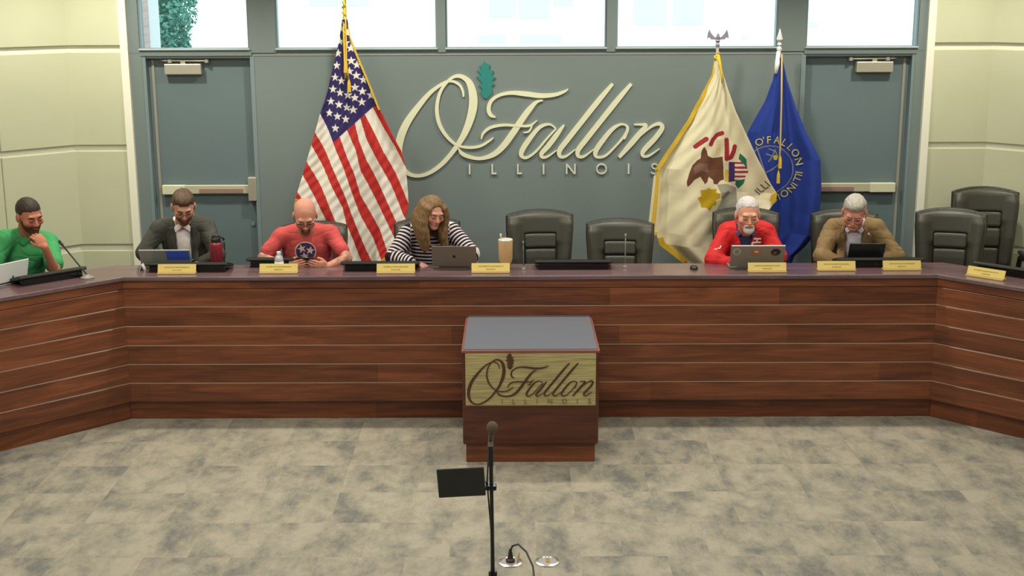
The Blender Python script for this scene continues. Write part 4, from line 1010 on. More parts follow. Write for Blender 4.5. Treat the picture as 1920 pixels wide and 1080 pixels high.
V, Q = F_.mesh(); link('body', from_np('body', V, Q), M_black, ms, smooth=True); MB().tube([(0, -.03, .027), (0, -.012, .031)], .004, 8).build('wheel', M_lapg, ms)
p = on_desk(266, 508)
pc = thing('tent_card', 'small white folded paper card at the left desk corner', 'card', (p[0], p[1], DZ))
MB().prism([(-.022, 0), (-.018, 0), (0, .042), (.018, 0), (.022, 0), (0, .05)], .06).build('fold', M_paper, pc)

# ================================================================== floor boxes, cord, microphone stand
for i, (px, py, lb) in enumerate(((957, 1055, 'round metal floor outlet with a black plug and open yellow flap'), (1026, 1054, 'round metal floor outlet with its lid shut, right of the plug'))):
    p = on(px, py, 0); f = thing('floor_outlet', lb, 'floor outlet', (p[0], p[1], 0), 0, 'round floor outlets')
    MB().lathe([(0, 0), (.072, 0), (.070, .006), (.056, .010), (.053, .006), (0, .006)], seg=40).build('rim', mat('outlet_steel', rgb(214, 206, 200), .22, metal=.8), f, smooth=True, auto=30)
    MB().lathe([(0, .005), (.05, .005), (.05, .008), (0, .009)], seg=32).build('cover', mat('outlet_cover', rgb(196, 186, 184), .3, metal=.6), f, smooth=True, auto=30)
    if i == 0: MB().box((.045, .0, .03), (.006, .045, .05), Matrix.Rotation(.25, 3, 'Y'), .002).build('flap', M_brass, f)
    else: MB().box((.004, 0, .011), (.02, .045, .006), None, .002).build('latch', M_brass, f)
p = on(957, 1055, 0)
cr = thing('power_cord', 'black plug and cord arching up from the floor outlet', 'cord', (p[0], p[1], .008))
px_, py_ = p[0], p[1]
MB().lathe([(0, 0), (.026, 0), (.026, .012), (.016, .02), (.012, .05), (.007, .075), (0, .075)], (px_, py_, .008), 18).build('plug', mat('plug_brown', rgb(46, 32, 30), .45), cr, True, smooth=True, auto=40)
MB().tube([(px_, py_, .07), (px_ + .012, py_ - .01, .105), (px_ + .045, py_ - .03, .125), (px_ + .09, py_ - .08, .10), (px_ + .125, py_ - .16, .05), (px_ + .13, py_ - .22, .02), (px_ + .11, py_ - .30, .006), (px_ + .03, py_ - .5, .005), (-.19, 6.05, .005)], .0055, 10).build('cable', M_black, cr, True, smooth=True)
YM = 5.9; xm = -.231
st = thing('microphone_stand', 'black microphone stand with a small tablet panel, in front of the podium', 'microphone stand', (xm, YM, 0))
MB().lathe([(0, 0), (.14, 0), (.14, .012), (.12, .022), (.03, .03), (.02, .06), (0, .06)], (xm, YM, 0), 36).build('base', M_black, st, True, smooth=True, auto=40)
zc_ = at(926, 1076, YM)[2]
MB().tube([(xm, YM, .04), (xm, YM, zc_)], .0125, 14).build('lower_tube', M_black, st, True, smooth=True, auto=40)
MB().lathe([(0, -.05), (.016, -.05), (.021, -.045), (.021, .008), (.017, .015), (0, .015)], (xm, YM, zc_), 18).build('clutch', M_blackg, st, True, smooth=True, auto=40)
ztop = at(918, 836, YM)[2]; zm = at(922, 797, YM)[2]
MB().tube([(xm, YM, zc_), (xm - .006, YM, ztop)], .0092, 14).build('upper_tube', M_black, st, True, smooth=True, auto=40)
MB().tube([(xm - .006, YM, ztop - .10), (xm - .006, YM, ztop)], .0125, 14).build('tube_collar', M_black, st, True, smooth=True, auto=40)
MB().tube([(xm - .006, YM, ztop), (xm - .007, YM, ztop + .03)], [.014, .011], 12).build('mic_clip', mat('clip_grey', rgb(120, 116, 104), .4), st, True, smooth=True, auto=40)
a = Vector((xm - .010, YM + .01, ztop + .0)); c = Vector((xm + .002, YM - .03, zm)); d = (c - a)
MB().tube([a, a + d * .6, a + d * .95], [.010, .013, .020], 14).build('mic_body', mat('mic_body', rgb(94, 88, 76), .4, metal=.4), st, True, smooth=True)
F_ = Field((-.05, -.05, -.05), (.05, .05, .05), .004); F_.apply(ell((0, 0, 0), (.027, .027, .028))); V, Q = F_.mesh()
link('mic_grille', from_np('mic_grille', V + np.array(c), Q), mat('grille', rgb(112, 98, 78), .5, metal=.5, bump=.8, bscale=500), st, True, smooth=True)
pc_ = at(865, 903, YM - .01); Mx = Matrix.Rotation(math.radians(3.2), 3, 'Y') @ Matrix.Rotation(math.radians(-8), 3, 'X')
MB().box((pc_[0], YM - .02, pc_[2]), (.222, .010, .150), Mx.inverted(), .004).build('tablet_panel', mat('panel_black', rgb(38, 40, 34), .5), st, True)
zk = at(924, 913, YM)[2]
k_ = MB(); k_.b2((xm - .032, YM - .02, zk - .012), (xm + .02, YM + .02, zk + .012), .004); k_.tube([(xm - .02, YM, zk), (xm - .03, YM - .01, zk + .03), (xm - .06, YM - .015, zk + .02)], .006, 8); k_.build('clamp', M_blackg, st, True)
MB().tube([(xm - .016, YM + .012, ztop - .02), (xm - .024, YM + .014, ztop - .18), (xm - .02, YM + .014, zk - .05), (xm - .006, YM + .016, zk - .25), (xm - .010, YM + .016, .3), (xm - .01, YM + .02, .05)], .0035, 8).build('mic_cable', M_black, st, True, smooth=True)
# ================================================================== people
def unit(v): v = np.array(v, float); return v / (np.linalg.norm(v) + 1e-9)
def skin_mat():
    m = attr_mat('skin', .55, bump=.06, bscale=300); N, K, b = nodes(m)
    b.inputs['Subsurface Weight'].default_value = .12; b.inputs['Subsurface Radius'].default_value = (.01, .004, .002); b.inputs['Subsurface Scale'].default_value = 1.0
    return m
M_skin = skin_mat()
def cloth_mat(name, col, rough=.85, var=.06):
    return mat(name, col, rough, spec=.2, bump=.12, bscale=420, var=var, vscale=14)

def hand_prims(w, d, n, ts, curl=.5, s=1.0, spread=1.0):
    """palm, four fingers of unequal length and a thumb; d points along the hand, n where the palm faces, ts = side of the thumb"""
    d = unit(d); n = unit(np.array(n) - d * (np.array(n) @ d)); a = np.cross(d, n) * ts
    out = [(ell(w + d * .048 * s, (.041 * s, .054 * s, .0165 * s), np.stack([a, d, n], 1)), .012)]
    for off, L, cu in ((.030, .041, .9), (.010, .046, 1.0), (-.011, .042, 1.05), (-.030, .033, 1.15)):
        p = w + d * (.088 - abs(off) * .25) * s + a * off * spread * s; r = .0092 * s; ang = 0.0
        for q, seg in enumerate((1.0, .66, .52)):
            ang += curl * cu * (1.0, .9, .6)[q]
            e = p + (d * math.cos(ang) + n * math.sin(ang)) * L * seg * s; out.append((cone(p, e, r, r * .9), .004)); p = e; r *= .9
    b0 = w + d * .022 * s + a * .028 * s; b1 = b0 + (d * .03 + a * .020 + n * .014) * s; b2 = b1 + (d * .028 + a * .002 + n * .012) * s
    out += [(cone(b0, b1, .0125 * s, .0105 * s), .008), (cone(b1, b2, .0105 * s, .0085 * s), .004)]
    return out

def hair_mat(name, col, st, amt=.45):
    m = mat(name, rgb(*col), .55, spec=.35); N, K, b = nodes(m)
    tc = N.new('ShaderNodeTexCoord'); mp = N.new('ShaderNodeVectorMath'); mp.operation = 'MULTIPLY'; mp.inputs[1].default_value = st
    nz = N.new('ShaderNodeTexNoise'); nz.inputs['Scale'].default_value = 1.6; nz.inputs['Detail'].default_value = 4
    r = N.new('ShaderNodeValToRGB'); r.color_ramp.elements[0].position = .3; r.color_ramp.elements[1].position = .7
    c = rgb(*col); r.color_ramp.elements[0].color = (*[v * (1 - amt) for v in c], 1); r.color_ramp.elements[1].color = (*[min(1, v * (1 + amt)) for v in c], 1)
    K.new(tc.outputs['Object'], mp.inputs[0]); K.new(mp.outputs[0], nz.inputs['Vector']); K.new(nz.outputs['Fac'], r.inputs['Fac']); K.new(r.outputs['Color'], b.inputs['Base Color'])
    bp = N.new('ShaderNodeBump'); bp.inputs['Strength'].default_value = .5; bp.inputs['Distance'].default_value = .004; K.new(nz.outputs['Fac'], bp.inputs['Height']); K.new(bp.outputs['Normal'], b.inputs['Normal'])
    return m

class Person:
    def __init__(s, label, loc, rz, head, yaw, pitch, roll, sh, el, wr, hs=1.08, girth=1.0, skin=(200, 150, 125), hands=None, neck=.058, group=None):
        s.root = thing('person', label, 'person', (loc[0], loc[1], DAIS), rz)
        s.loc = np.array([loc[0], loc[1], DAIS]); s.Rz = rotm(rz=rz)
        s.Hc = s.L(head); s.Hm = rotm(rx=math.radians(pitch), ry=math.radians(roll), rz=math.radians(yaw)); s.hs = hs
        s.sh = [s.L(p) for p in sh]; s.el = [s.L(p) for p in el]; s.wr = [s.L(p) for p in wr]
        s.hands = hands; s.g = girth; s.skin = np.array(rgb(*skin)); s.neck = neck
        mid = (s.sh[0] + s.sh[1]) / 2
        if abs(rz) < .5:
            for q in s.sh: q[1] = mid[1]
        s.NB = mid + np.array([0, .0, .05]); s.P = np.array([mid[0] * .3, .04, .575]); s.mid = mid
        ax = unit(mid - s.P); xx = unit(s.sh[1] - s.sh[0]); yy = unit(np.cross(ax, xx)); s.T = np.stack([np.cross(yy, ax), yy, ax], 1)
    def L(s, p): return s.Rz.T @ (np.array(p, float) - s.loc)
    def hp(s, l): return s.Hc + s.hs * (s.Hm @ np.array(l, float))
    # ---- shapes shared by body and clothing
    def torso(s, g):
        G = s.g; C = s.mid + (s.P - s.mid) * .34; B = s.mid + (s.P - s.mid) * .72
        hw = np.linalg.norm(s.sh[1] - s.sh[0]) / 2
        o = [(ell(C, (min(.19, hw * .86) * G + g, .118 * G + g, .20 + g), s.T), .05), (ell(B, (.158 * G + g, .128 * G + g, .17 + g), s.T), .06), (ell(s.P, (.17 * G + g, .15 * G + g, .12 + g)), .06)]
        for q in s.sh: o.append((cone(s.NB + (q - s.NB) * .18 + np.array([0, .01, .006]), s.NB + (q - s.NB) * .86, .05 + g, .058 + g), .04))
        return o
    def arms(s, g, upto=1.0, r=(.051, .046, .042, .030)):
        o = []
        for q, e, w in zip(s.sh, s.el, s.wr):
            t = min(upto, 1.0); e2 = q + (e - q) * t
            o.append((cone(q, e2, r[0] + g, r[0] + (r[1] - r[0]) * t + g), .035))
            if upto > 1.0: t2 = upto - 1.0; w2 = e + (w - e) * t2; o.append((cone(e, w2, r[2] + g, r[2] + (r[3] - r[2]) * t2 + g), .02))
        return o
    def legs(s, g):
        o = []
        for k in (-1, 1):
            h = s.P + np.array([k * .085, -.02, -.03]); kn = np.array([s.P[0] + k * .12, -.40, .50]); an = np.array([s.P[0] + k * .13, -.36, .10])
            o += [(cone(h, kn, .082 + g, .060 + g), .04), (cone(kn, an, .058 + g, .040 + g), .03)]
        return o
    def field(s, prims, h, pad=.05):
        lo = np.min([p[0][1] for p in prims], 0) - pad; hi = np.max([p[0][2] for p in prims], 0) + pad
        return Field(lo, hi, h)
    def body(s, stub=0.0, tattoo=False):
        P = []; hp, hs, R = s.hp, s.hs, s.Hm
        P += s.torso(-.022) + s.legs(-.012)
        P += s.arms(-.004, 2.0)
        P.append((cone(s.NB + np.array([0, .012, -.05]), hp((0, .028, -.06)), s.neck * 1.06, s.neck), .03))
        def E(c, r, k): P.append((ell(hp(c), np.array(r) * hs, R), k))
        def Cn(a, b, ra, rb, k): P.append((cone(hp(a), hp(b), ra * hs, rb * hs), k))
        E((0, .016, .034), (.0745, .094, .080), .02); E((0, -.018, -.028), (.0625, .074, .083), .03); E((0, -.066, -.093), (.026, .022, .019), .03)
        Cn((-.036, -.082, .020), (.036, -.082, .020), .0115, .0115, .016)
        for k in (-1, 1):
            E((k * .044, -.060, -.026), (.023, .024, .020), .022); E((k * .078, .010, -.008), (.010, .021, .032), .006); E((k * .0125, -.096, -.036), (.0085, .011, .008), .006)
        Cn((0, -.086, .010), (0, -.107, -.031), .0075, .0125, .010)
        E((0, -.087, -.054), (.022, .011, .0055), .006); E((0, -.086, -.064), (.019, .011, .0065), .006)
        if s.hands:
            for i, hd in enumerate(s.hands):
                if hd: P += hand_prims(s.wr[i], s.Rz.T @ np.array(hd[0], float), s.Rz.T @ np.array(hd[1], float), hd[2], *hd[3:])
        F_ = s.field(P, .0055)
        for p, k in P: F_.apply(p, k)
        for k in (-1, 1):
            F_.apply(ell(hp((k * .031, -.100, .001)), np.array((.018, .015, .011)) * hs, R), .008, 's')
            F_.apply(ell(hp((k * .031, -.082, -.001)), np.array((.0145, .0125, .0105)) * hs, R), .003)
        V, Q = F_.mesh()
        lv = ((V - s.Hc) @ s.Hm) / hs
        col = np.tile(s.skin, (len(V), 1)); rosy = s.skin * np.array([1.0, .66, .60])
        def blend(w, c):
            nonlocal col
            w = np.clip(w, 0, 1)[:, None]; col = col * (1 - w) + np.array(c) * w
        g = lambda c, r: np.exp(-(((lv - np.array(c)) / np.array(r)) ** 2).sum(1))
        blend(.55 * (g((.045, -.07, -.03), (.03, .04, .025)) + g((-.045, -.07, -.03), (.03, .04, .025)) + 1.1 * g((0, -.105, -.03), (.018, .03, .02))), rosy)
        blend(.8 * g((0, -.098, -.059), (.024, .02, .007)), s.skin * np.array([.80, .48, .46]))
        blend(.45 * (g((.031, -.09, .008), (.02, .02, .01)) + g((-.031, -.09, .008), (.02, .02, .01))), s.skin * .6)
        if stub: blend(stub * ((lv[:, 2] > .03) & (np.abs(lv[:, 2]) < .13) & (lv[:, 1] > -.045 + .35 * np.maximum(.09 - lv[:, 2], 0))), s.skin * np.array([.72, .74, .8]))
        if tattoo:
            for q, e, w in zip(s.sh, s.el, s.wr):
                ba = w - e; t = np.clip(((V - e) @ ba) / (ba @ ba), 0, 1); dd = np.linalg.norm(V - e - t[:, None] * ba, axis=1); n_ = vnoise(V, 95, 5) + .6 * vnoise(V, 210, 6)
                blend(.62 * (dd < .06) * (t < .9) * np.clip(n_ * 2.2 + .35, 0, 1), s.skin * np.array([.42, .50, .50]))
                ba = e - q; t = np.clip(((V - q) @ ba) / (ba @ ba), 0, 1); dd = np.linalg.norm(V - q - t[:, None] * ba, axis=1)
                blend(.62 * (dd < .06) * (t > .55) * np.clip(n_ * 2.2 + .35, 0, 1), s.skin * np.array([.42, .50, .50]))
        me = from_np('body', V, Q); set_attr(me, 'paint', col)
        link('body', me, M_skin, s.root, smooth=True)
    def garment(s, name, prims, m, cut=(), h=.0065, wr=.004, wf=26, seed=1, clip=None, stripes=False):
        F_ = s.field(prims, h)
        for p, k in prims: F_.apply(p, k)
        for p, k in cut: F_.apply(p, k, 's')
        if clip: F_.clip(clip)
        V, Q = F_.mesh(); N_ = vert_normals(V, Q)
        if wr: V = V + N_ * (wr * (vnoise(V * np.array([1, 1, .55]), wf, seed) + .5 * vnoise(V, wf * 2.3, seed + 1) - .42 * np.maximum(0, 1 - np.abs(vnoise(V * np.array([.6, .6, 1.4]), wf * 2.6, seed + 5)) * 5)))[:, None]
        me = from_np(name, V, Q)
        if stripes:
            u = V[:, 2].copy(); best = np.full(len(V), 1e9)
            tb = np.abs(V[:, 0] - s.mid[0]) - .15
            for q, e, w in zip(s.sh, s.el, s.wr):
                for a, b, o in ((q, e, 0.0), (e, w, np.linalg.norm(e - q))):
                    ba = b - a; L = np.linalg.norm(ba); t = np.clip(((V - a) @ ba) / (L * L), -.1 if o == 0 else 0, 1); dd = np.linalg.norm(V - a - t[:, None] * ba, axis=1)
                    m_ = (dd < best) & (dd < (.085 if o == 0 else .12)) & (np.sign(V[:, 0] - s.mid[0]) == np.sign(q[0] - s.mid[0])) & (tb > 0 if o == 0 else True)
                    u[m_] = (q[2] - (o + t * L))[m_]; best[m_] = dd[m_]
            set_attr(me, 'u', u)
        o = link(name, me, m, s.root, smooth=True)
        return o, BVHTree.FromPolygons([tuple(v) for v in V], [tuple(q) for q in Q])
    def headmesh(s, name, prims, m, cut=(), clip=None, h=.0045, noise=(.002, 90), seed=3, stretch=(1, 1, 1)):
        F_ = Field((-.14, -.17, -.17), (.14, .15, .16), h)
        for p, k in prims: F_.apply(p, k)
        if clip: F_.clip(clip)
        for p, k in cut: F_.apply(p, k, 's')
        V, Q = F_.mesh()
        if len(V) == 0: return None
        if noise: V = V + vert_normals(V, Q) * (noise[0] * vnoise(V * np.array(stretch), noise[1], seed))[:, None]
        return link(name, from_np(name, s.Hc + s.hs * (V @ s.Hm.T), Q), m, s.root, smooth=True)
    def face(s, brow, lash=(54, 36, 30)):
        mb_ = mat('brow_%d_%d_%d' % brow, rgb(*brow), .9); ml = mat('lash_%d_%d_%d' % lash, rgb(*lash), .7)
        for k in (-1, 1):
            s.headmesh('eyebrow', [(cone((k * .015, -.0985, .0195), (k * .034, -.0955, .0245), .0042, .0046), .003), (cone((k * .034, -.0955, .0245), (k * .050, -.084, .021), .0046, .0030), .003)], mb_, noise=None, h=.0035)
            s.headmesh('eyelash', [(cone((k * .020, -.0955, -.004), (k * .031, -.0975, -.0055), .0026, .0026), .002), (cone((k * .031, -.0975, -.0055), (k * .043, -.0905, -.004), .0026, .002), .002)], ml, noise=None, h=.0022)
    def hair(s, m, z0=.004, slope=-.72, r=(.0778, .0968, .0832), c=(0, .019, .038), top=0.0, seed=3, noise=(.003, 120), temple=.0):
        P = [(ell(c, r), 0)]
        if top: P.append((ell((0, -.015, .075 + top), (.066, .078, .035 + top)), .02))
        def clip(X, Y, Z):
            e = .0022 * np.sin(X * 330 + 1 + 2 * np.sin(X * 90)) + .002 * np.sin(X * 720 + Y * 500) + .0022 * np.sin(Y * 420 + seed + 2 * np.sin(Y * 130))
            side = np.clip((np.abs(X) - .040) / .03, 0, 1)
            return (z0 + slope * Y - Z + e + temple * np.maximum(np.abs(X) - .045, 0) + .016 * np.clip((np.abs(X) - .028) / .02, 0, 1) * (Y < -.03) - .030 * side * (Y > -.03) * (Y < .01)) * .8
        s.headmesh('hair', P, m, [(ell((k * .083, .006, -.010), (.016, .024, .032)), .004) for k in (-1, 1)], clip, noise=noise, seed=seed, h=.0034, stretch=(2.6, .7, 1.2))
    def beard(s, m, full=True, hi=-.040):
        if full:
            s.headmesh('beard', [(ell((0, -.020, -.030), (.0655, .0765, .0875)), 0), (ell((0, -.067, -.096), (.029, .025, .022)), .02), (cone((-.024, -.091, -.050), (0, -.100, -.044), .0075, .0075), .006), (cone((.024, -.091, -.050), (0, -.100, -.044), .0075, .0075), .006)], m,
                       [(ell((0, -.095, -.060), (.021, .020, .0075)), .004), (ell((0, -.10, -.030), (.02, .02, .014)), .004)] + [(ell((k * .046, -.080, -.016), (.031, .045, .027)), .006) for k in (-1, 1)], lambda X, Y, Z: np.maximum(Z + .012 + .0 * X, Y - .018) + 0 * X, noise=(.0016, 150))
        else:
            s.headmesh('goatee', [(cone((-.028, -.087, -.056), (-.012, -.101, -.046), .006, .006), .006), (cone((-.012, -.101, -.046), (.012, -.101, -.046), .006, .006), .006), (cone((.028, -.087, -.056), (.012, -.101, -.046), .006, .006), .006),
                                  (cone((-.029, -.085, -.058), (-.022, -.083, -.085), .006, .008), .008), (cone((.029, -.085, -.058), (.022, -.083, -.085), .006, .008), .008), (ell((0, -.074, -.094), (.030, .024, .020)), .012)], m, [(ell((0, -.098, -.061), (.019, .02, .0075)), .003)], None, noise=(.0014, 150))
    def moustache(s, m, r=.0075):
        s.headmesh('moustache', [(cone((k * .030, -.086, -.056), (k * .004, -.101, -.045), r * .7, r), .006) for k in (-1, 1)], m, noise=(.0014, 160))
    def glasses(s, m, w=.0225, hh=.0155, r=.0018, y=-.112, z=.0, rim=True, bar=0.0):
        b = MB(); X = lambda p: Vector(s.hp(p))
        for k in (-1, 1):
            pts = [(k * .032 + w * math.copysign(abs(math.cos(a)) ** .6, math.cos(a)), y + .010 * abs(math.cos(a)) * (1 if k * math.cos(a) > 0 else 0), z + hh * math.copysign(abs(math.sin(a)) ** .6, math.sin(a))) for a in np.linspace(0, 2 * math.pi, 21)[:-1]]
            if rim: b.tube([X(p) for p in pts], r * s.hs, 6, closed=True)
            if bar: b.tube([X(p) for p in sorted([p for p in pts if p[2] > z + hh * .5])], bar * s.hs, 6)
            b.tube([X((k * .054, y + .012, z + .004)), X((k * .078, -.03, z + .006)), X((k * .081, .012, z + .004))], r * s.hs, 6)
        b.tube([X((-.010, y, z + .004)), X((0, y - .003, z + .006)), X((.010, y, z + .004))], r * s.hs, 6)
        b.build('glasses', m, s.root, smooth=True)
    def collar(s, m, spread=.0, r=.0085):
        n = s.NB; P = []; ny = s.neck
        for k in (-1, 1):
            a, b_, c_ = n + np.array([0, ny * 1.15, .038]), n + np.array([k * (ny + .010), -.012, .022]), n + np.array([k * .014, -ny - .030, -.012])
            P += [(cone(a, b_, r * 1.3, r * 1.3), .01), (cone(b_, c_, r * 1.3, r), .01)]
            R = np.array(Matrix.Rotation(k * math.radians(38), 3, 'Y') @ Matrix.Rotation(math.radians(-20), 3, 'X') @ Matrix.Rotation(k * math.radians(14), 3, 'Z'))
            P.append((rbox(n + np.array([k * (.040 + spread), -ny - .030, -.028]), (.034, .006, .021), .006, R), .008))
        s.garment('collar', P, m, h=.0045, wr=.0)
    def trousers(s, m, shoe=None):
        s.garment('trousers', [(ell(s.P, (.185 * s.g, .165 * s.g, .12)), .05)] + s.legs(.012), m, h=.012, wr=.004)
        P = []
        for k in (-1, 1): P.append((cone((s.P[0] + k * .13, -.36, .055), (s.P[0] + k * .14, -.54, .038), .052, .038), .01))
        for p in P:
            F_ = s.field([p], .009); F_.apply(p[0]); F_.clip(lambda X, Y, Z: .002 - Z + 0 * X + 0 * Y); V, Q = F_.mesh(); link('shoe', from_np('shoe', V, Q), M_black, s.root, smooth=True)
    def vcut(s, w0, w1, z0, z1):
        """opening down the front of a jacket: half width w0 at height z0, w1 at z1"""
        n = s.NB
        def fn(X, Y, Z):
            w = w0 + (w1 - w0) * np.clip((Z - z0) / (z1 - z0), 0, 1)
            return np.maximum(np.abs(X - n[0]) - w, Y - (n[1] + .01)) + 0 * Z
        return (fn, np.array([n[0] - .2, n[1] - .4, z0 - .2]), np.array([n[0] + .2, n[1] + .02, z1 + .1]))
    def lapels(s, m, bvh, w0, wt, z0, z1):
        n = s.NB
        for k in (-1, 1):
            L_ = np.linspace(0, 1, 12); V2 = []; Fc = []
            for t in L_:
                z = z0 + (z1 - z0) * t; wi = w0 + (wt - w0) * t
                wide = .012 + .062 * min(1, t * 2.2) - (.03 if t > .86 else 0) - .022 * max(0, t - .62)
                for q in range(4): V2.append((n[0] + k * (wi + .001 + wide * q / 3), z - .012 * q / 3))
            for i in range(11):
                for q in range(3): a = i * 4 + q; Fc.append([a, a + 1, a + 5, a + 4])
            o = drape('lapel', V2, Fc, bvh, n[1] - .6, m, s.root, off=.007, thick=.007); o.data.polygons.foreach_set('use_smooth', [True] * len(o.data.polygons))

H_UP = np.array([0, 0, 1.0])
# ---------------------------------------------------------------- man in the grey suit
p = Person('bearded man in a dark grey suit and glasses looking down at his laptop', (-2.66, 10.30), 0.245, at(344, 387, 10.03), 2, 27, 0,
           [at(297, 430, 10.20), at(388, 428, 10.20)], [at(270, 474, 10.06), at(408, 478, 10.08)], [at(302, 492, 9.98), at(376, 492, 9.98)], skin=(206, 152, 128),
           hands=[((.3, -.9, -.1), (0, 0, -1), 1, .35), ((-.3, -.9, -.1), (0, 0, -1), -1, .35)])
p.body(); p.face((70, 50, 40))
p.hair(hair_mat('hair_brown', (84, 62, 45), (160, 40, 60)), z0=.004, slope=-.66, top=.006, seed=4)
p.beard(mat('beard_brown', rgb(88, 62, 48), .9)); p.glasses(mat('frame_dark', rgb(60, 46, 44), .3), r=.0019)
shirt = cloth_mat('shirt_white', rgb(228, 216, 214)); suit = cloth_mat('suit_grey', rgb(74, 74, 68), .9, .05)
z0, z1 = .66, p.NB[2] + .06
p.garment('shirt', p.torso(.004), shirt, [(ell(p.NB + np.array([0, -.05, .06]), (.05, .06, .05)), .01)], wr=.003, seed=2)
p.collar(shirt)
o, bv = p.garment('jacket', p.torso(.020) + p.arms(.016, 1.93), suit, [(p.vcut(.042, .062, z0, z1), .01), (ell(p.NB + np.array([0, -.02, .05]), (.072, .085, .055)), .01)], wr=.008, wf=22, seed=3)
p.lapels(cloth_mat('suit_lapel', rgb(70, 70, 64), .9, .05), bv, .044, .060, .70, p.NB[2] - .005)
p.trousers(cloth_mat('trousers_grey', rgb(70, 70, 66)))
chair(-2.70, 10.40, math.radians(12), 'black leather chair behind the man in the grey suit', dz=-.30)

# ---------------------------------------------------------------- man in the red tee
p = Person('bald man in a red tee with round star print, glasses and goatee, holding a phone', (-1.72, 10.30), 0.154, at(572, 404, 9.98), 0, 30, 0,
           [at(526, 443, 10.18), at(622, 441, 10.18)], [at(493, 484, 10.06), at(650, 484, 10.06)], [at(541, 498, 9.90), at(614, 499, 9.90)], hs=1.10, girth=1.08, skin=(214, 150, 126), neck=.064,
           hands=[((.86, -.40, .16), (.25, .85, .30), 1, .42, 1.0), ((-.86, -.40, .16), (-.25, .85, .30), -1, .42, 1.0)])
p.body(stub=.5, tattoo=True); p.face((96, 68, 56)); p.beard(mat('goatee_brown', rgb(104, 68, 52), .9), full=False)
p.glasses(mat('frame_black', rgb(48, 34, 42), .3), w=.025, hh=.014, r=.0016, bar=.0042)
tee = cloth_mat('tee_red', rgb(198, 84, 82), .9, .06)
o, bv = p.garment('t_shirt', p.torso(.012) + p.arms(.014, .68), tee, [(ell(p.NB + np.array([0, -.055, .058]), (.078, .085, .055)), .012)], wr=.007, wf=22, seed=8)
cc = p.L(at(573, 476, 10.0)); M_pr = mat('print_navy', rgb(70, 48, 92), .9); M_pw = mat('print_cream', rgb(222, 190, 180), .9)
drape('print_disc', *disc2(cc[0], cc[2], .074), bv, cc[1] - .6, M_pr, p.root, off=.004)
drape('print_ring', *ring2(cc[0], cc[2], .078, .009), bv, cc[1] - .6, M_pw, p.root, off=.0045)
for a, b_, r_ in ((-.028, .026, .3), (.036, .010, -.2), (-.010, -.036, .1)): drape('print_star', *star2(cc[0] + a, cc[2] + b_, .036, r_, .42), bv, cc[1] - .6, M_pw, p.root, off=.0065)
p.trousers(cloth_mat('jeans_blue', rgb(60, 70, 96)))
phw = at(573, 497, 9.86)
ph = thing('phone', 'black smartphone held in both hands by the man in the red tee', 'phone', (phw[0], 9.87, DZ + .012))
Mx = Matrix.Rotation(math.radians(28), 3, 'X')
MB().box((0, 0, .036), (.135, .010, .072), Mx, .004).build('case', M_black, ph); MB().box((0, .0045, .038), (.126, .003, .064), Mx).build('screen', M_blackg, ph)
chair(-1.70, 10.40, math.radians(10), 'black leather chair behind the man in the red tee', dz=-.17)

# ---------------------------------------------------------------- woman in the striped top
p = Person('woman with long light brown hair in a black and white striped top, typing', (-.77, 10.30), 0.062, at(811, 398, 9.98), 24, 16, 4,
           [at(765, 438, 10.17), at(848, 435, 10.17)], [at(738, 482, 10.04), at(884, 476, 10.04)], [at(775, 494, 9.94), at(866, 496, 9.93)], hs=1.04, girth=.98, skin=(214, 156, 138), neck=.05,
           hands=[((.85, -.5, -.05), (0, 0, -1), 1, .4), ((-.45, -.85, -.05), (0, 0, -1), -1, .4)])
p.body(); p.face((128, 92, 70))
m = mat('striped_knit', (.5, .5, .5), .9, spec=.15, bump=.15, bscale=400); N, K, b = nodes(m)
at_ = N.new('ShaderNodeAttribute'); at_.attribute_name = 'u'; dv = N.new('ShaderNodeMath'); dv.operation = 'DIVIDE'; dv.inputs[1].default_value = .029; fr_ = N.new('ShaderNodeMath'); fr_.operation = 'FRACT'; gt = N.new('ShaderNodeMath'); gt.operation = 'GREATER_THAN'; gt.inputs[1].default_value = .56
mx = N.new('ShaderNodeMix'); mx.data_type = 'RGBA'; mx.inputs['A'].default_value = (*rgb(38, 32, 44), 1); mx.inputs['B'].default_value = (*rgb(216, 204, 204), 1)
K.new(at_.outputs['Fac'], dv.inputs[0]); K.new(dv.outputs[0], fr_.inputs[0]); K.new(fr_.outputs[0], gt.inputs[0]); K.new(gt.outputs[0], mx.inputs['Factor']); K.new(mx.outputs['Result'], b.inputs['Base Color'])
p.garment('striped_top', p.torso(.012) + p.arms(.018, 1.82), m, [(ell(p.NB + np.array([0, -.045, .055]), (.085, .085, .05)), .012)], wr=.004, seed=12, stripes=True)
hm = hair_mat('hair_light_brown', (118, 90, 58), (90, 90, 7))
P = [(ell((0, .016, .036), (.081, .101, .086)), 0)]
for k in (-1, 1):
    for j, (x0, y0, x1, y1, zl, r) in enumerate(((.062, -.058, .078, -.080, -.25, .026), (.076, -.030, .090, -.050, -.27, .028), (.078, .005, .094, -.010, -.26, .030), (.072, .045, .088, .040, -.24, .032), (.05, .08, .075, .085, -.22, .04), (.015, .09, .03, .10, -.2, .042))):
        q = (k * x0, y0, .045)
        for i in range(1, 7):
            t = i / 6; n_ = (k * (x0 + (x1 - x0) * t + .012 * math.sin(6 * t + 1.2 * k)), y0 + (y1 - y0) * t + .008 * math.cos(6 * t + .5 * j), .045 + (zl - .045) * t)
            rr_ = lambda u: r * (.42 + .55 * math.sin(math.pi * min(1, .15 + .8 * u)))
            P.append((cone(q, n_, rr_(t - .167), rr_(t)), .03)); q = n_
F_ = Field((-.18, -.16, -.33), (.18, .17, .15), .0055)
for pr, k in P: F_.apply(pr, k)
F_.apply(ell((0, -.085, -.035), (.066, .080, .110)), .012, 's')
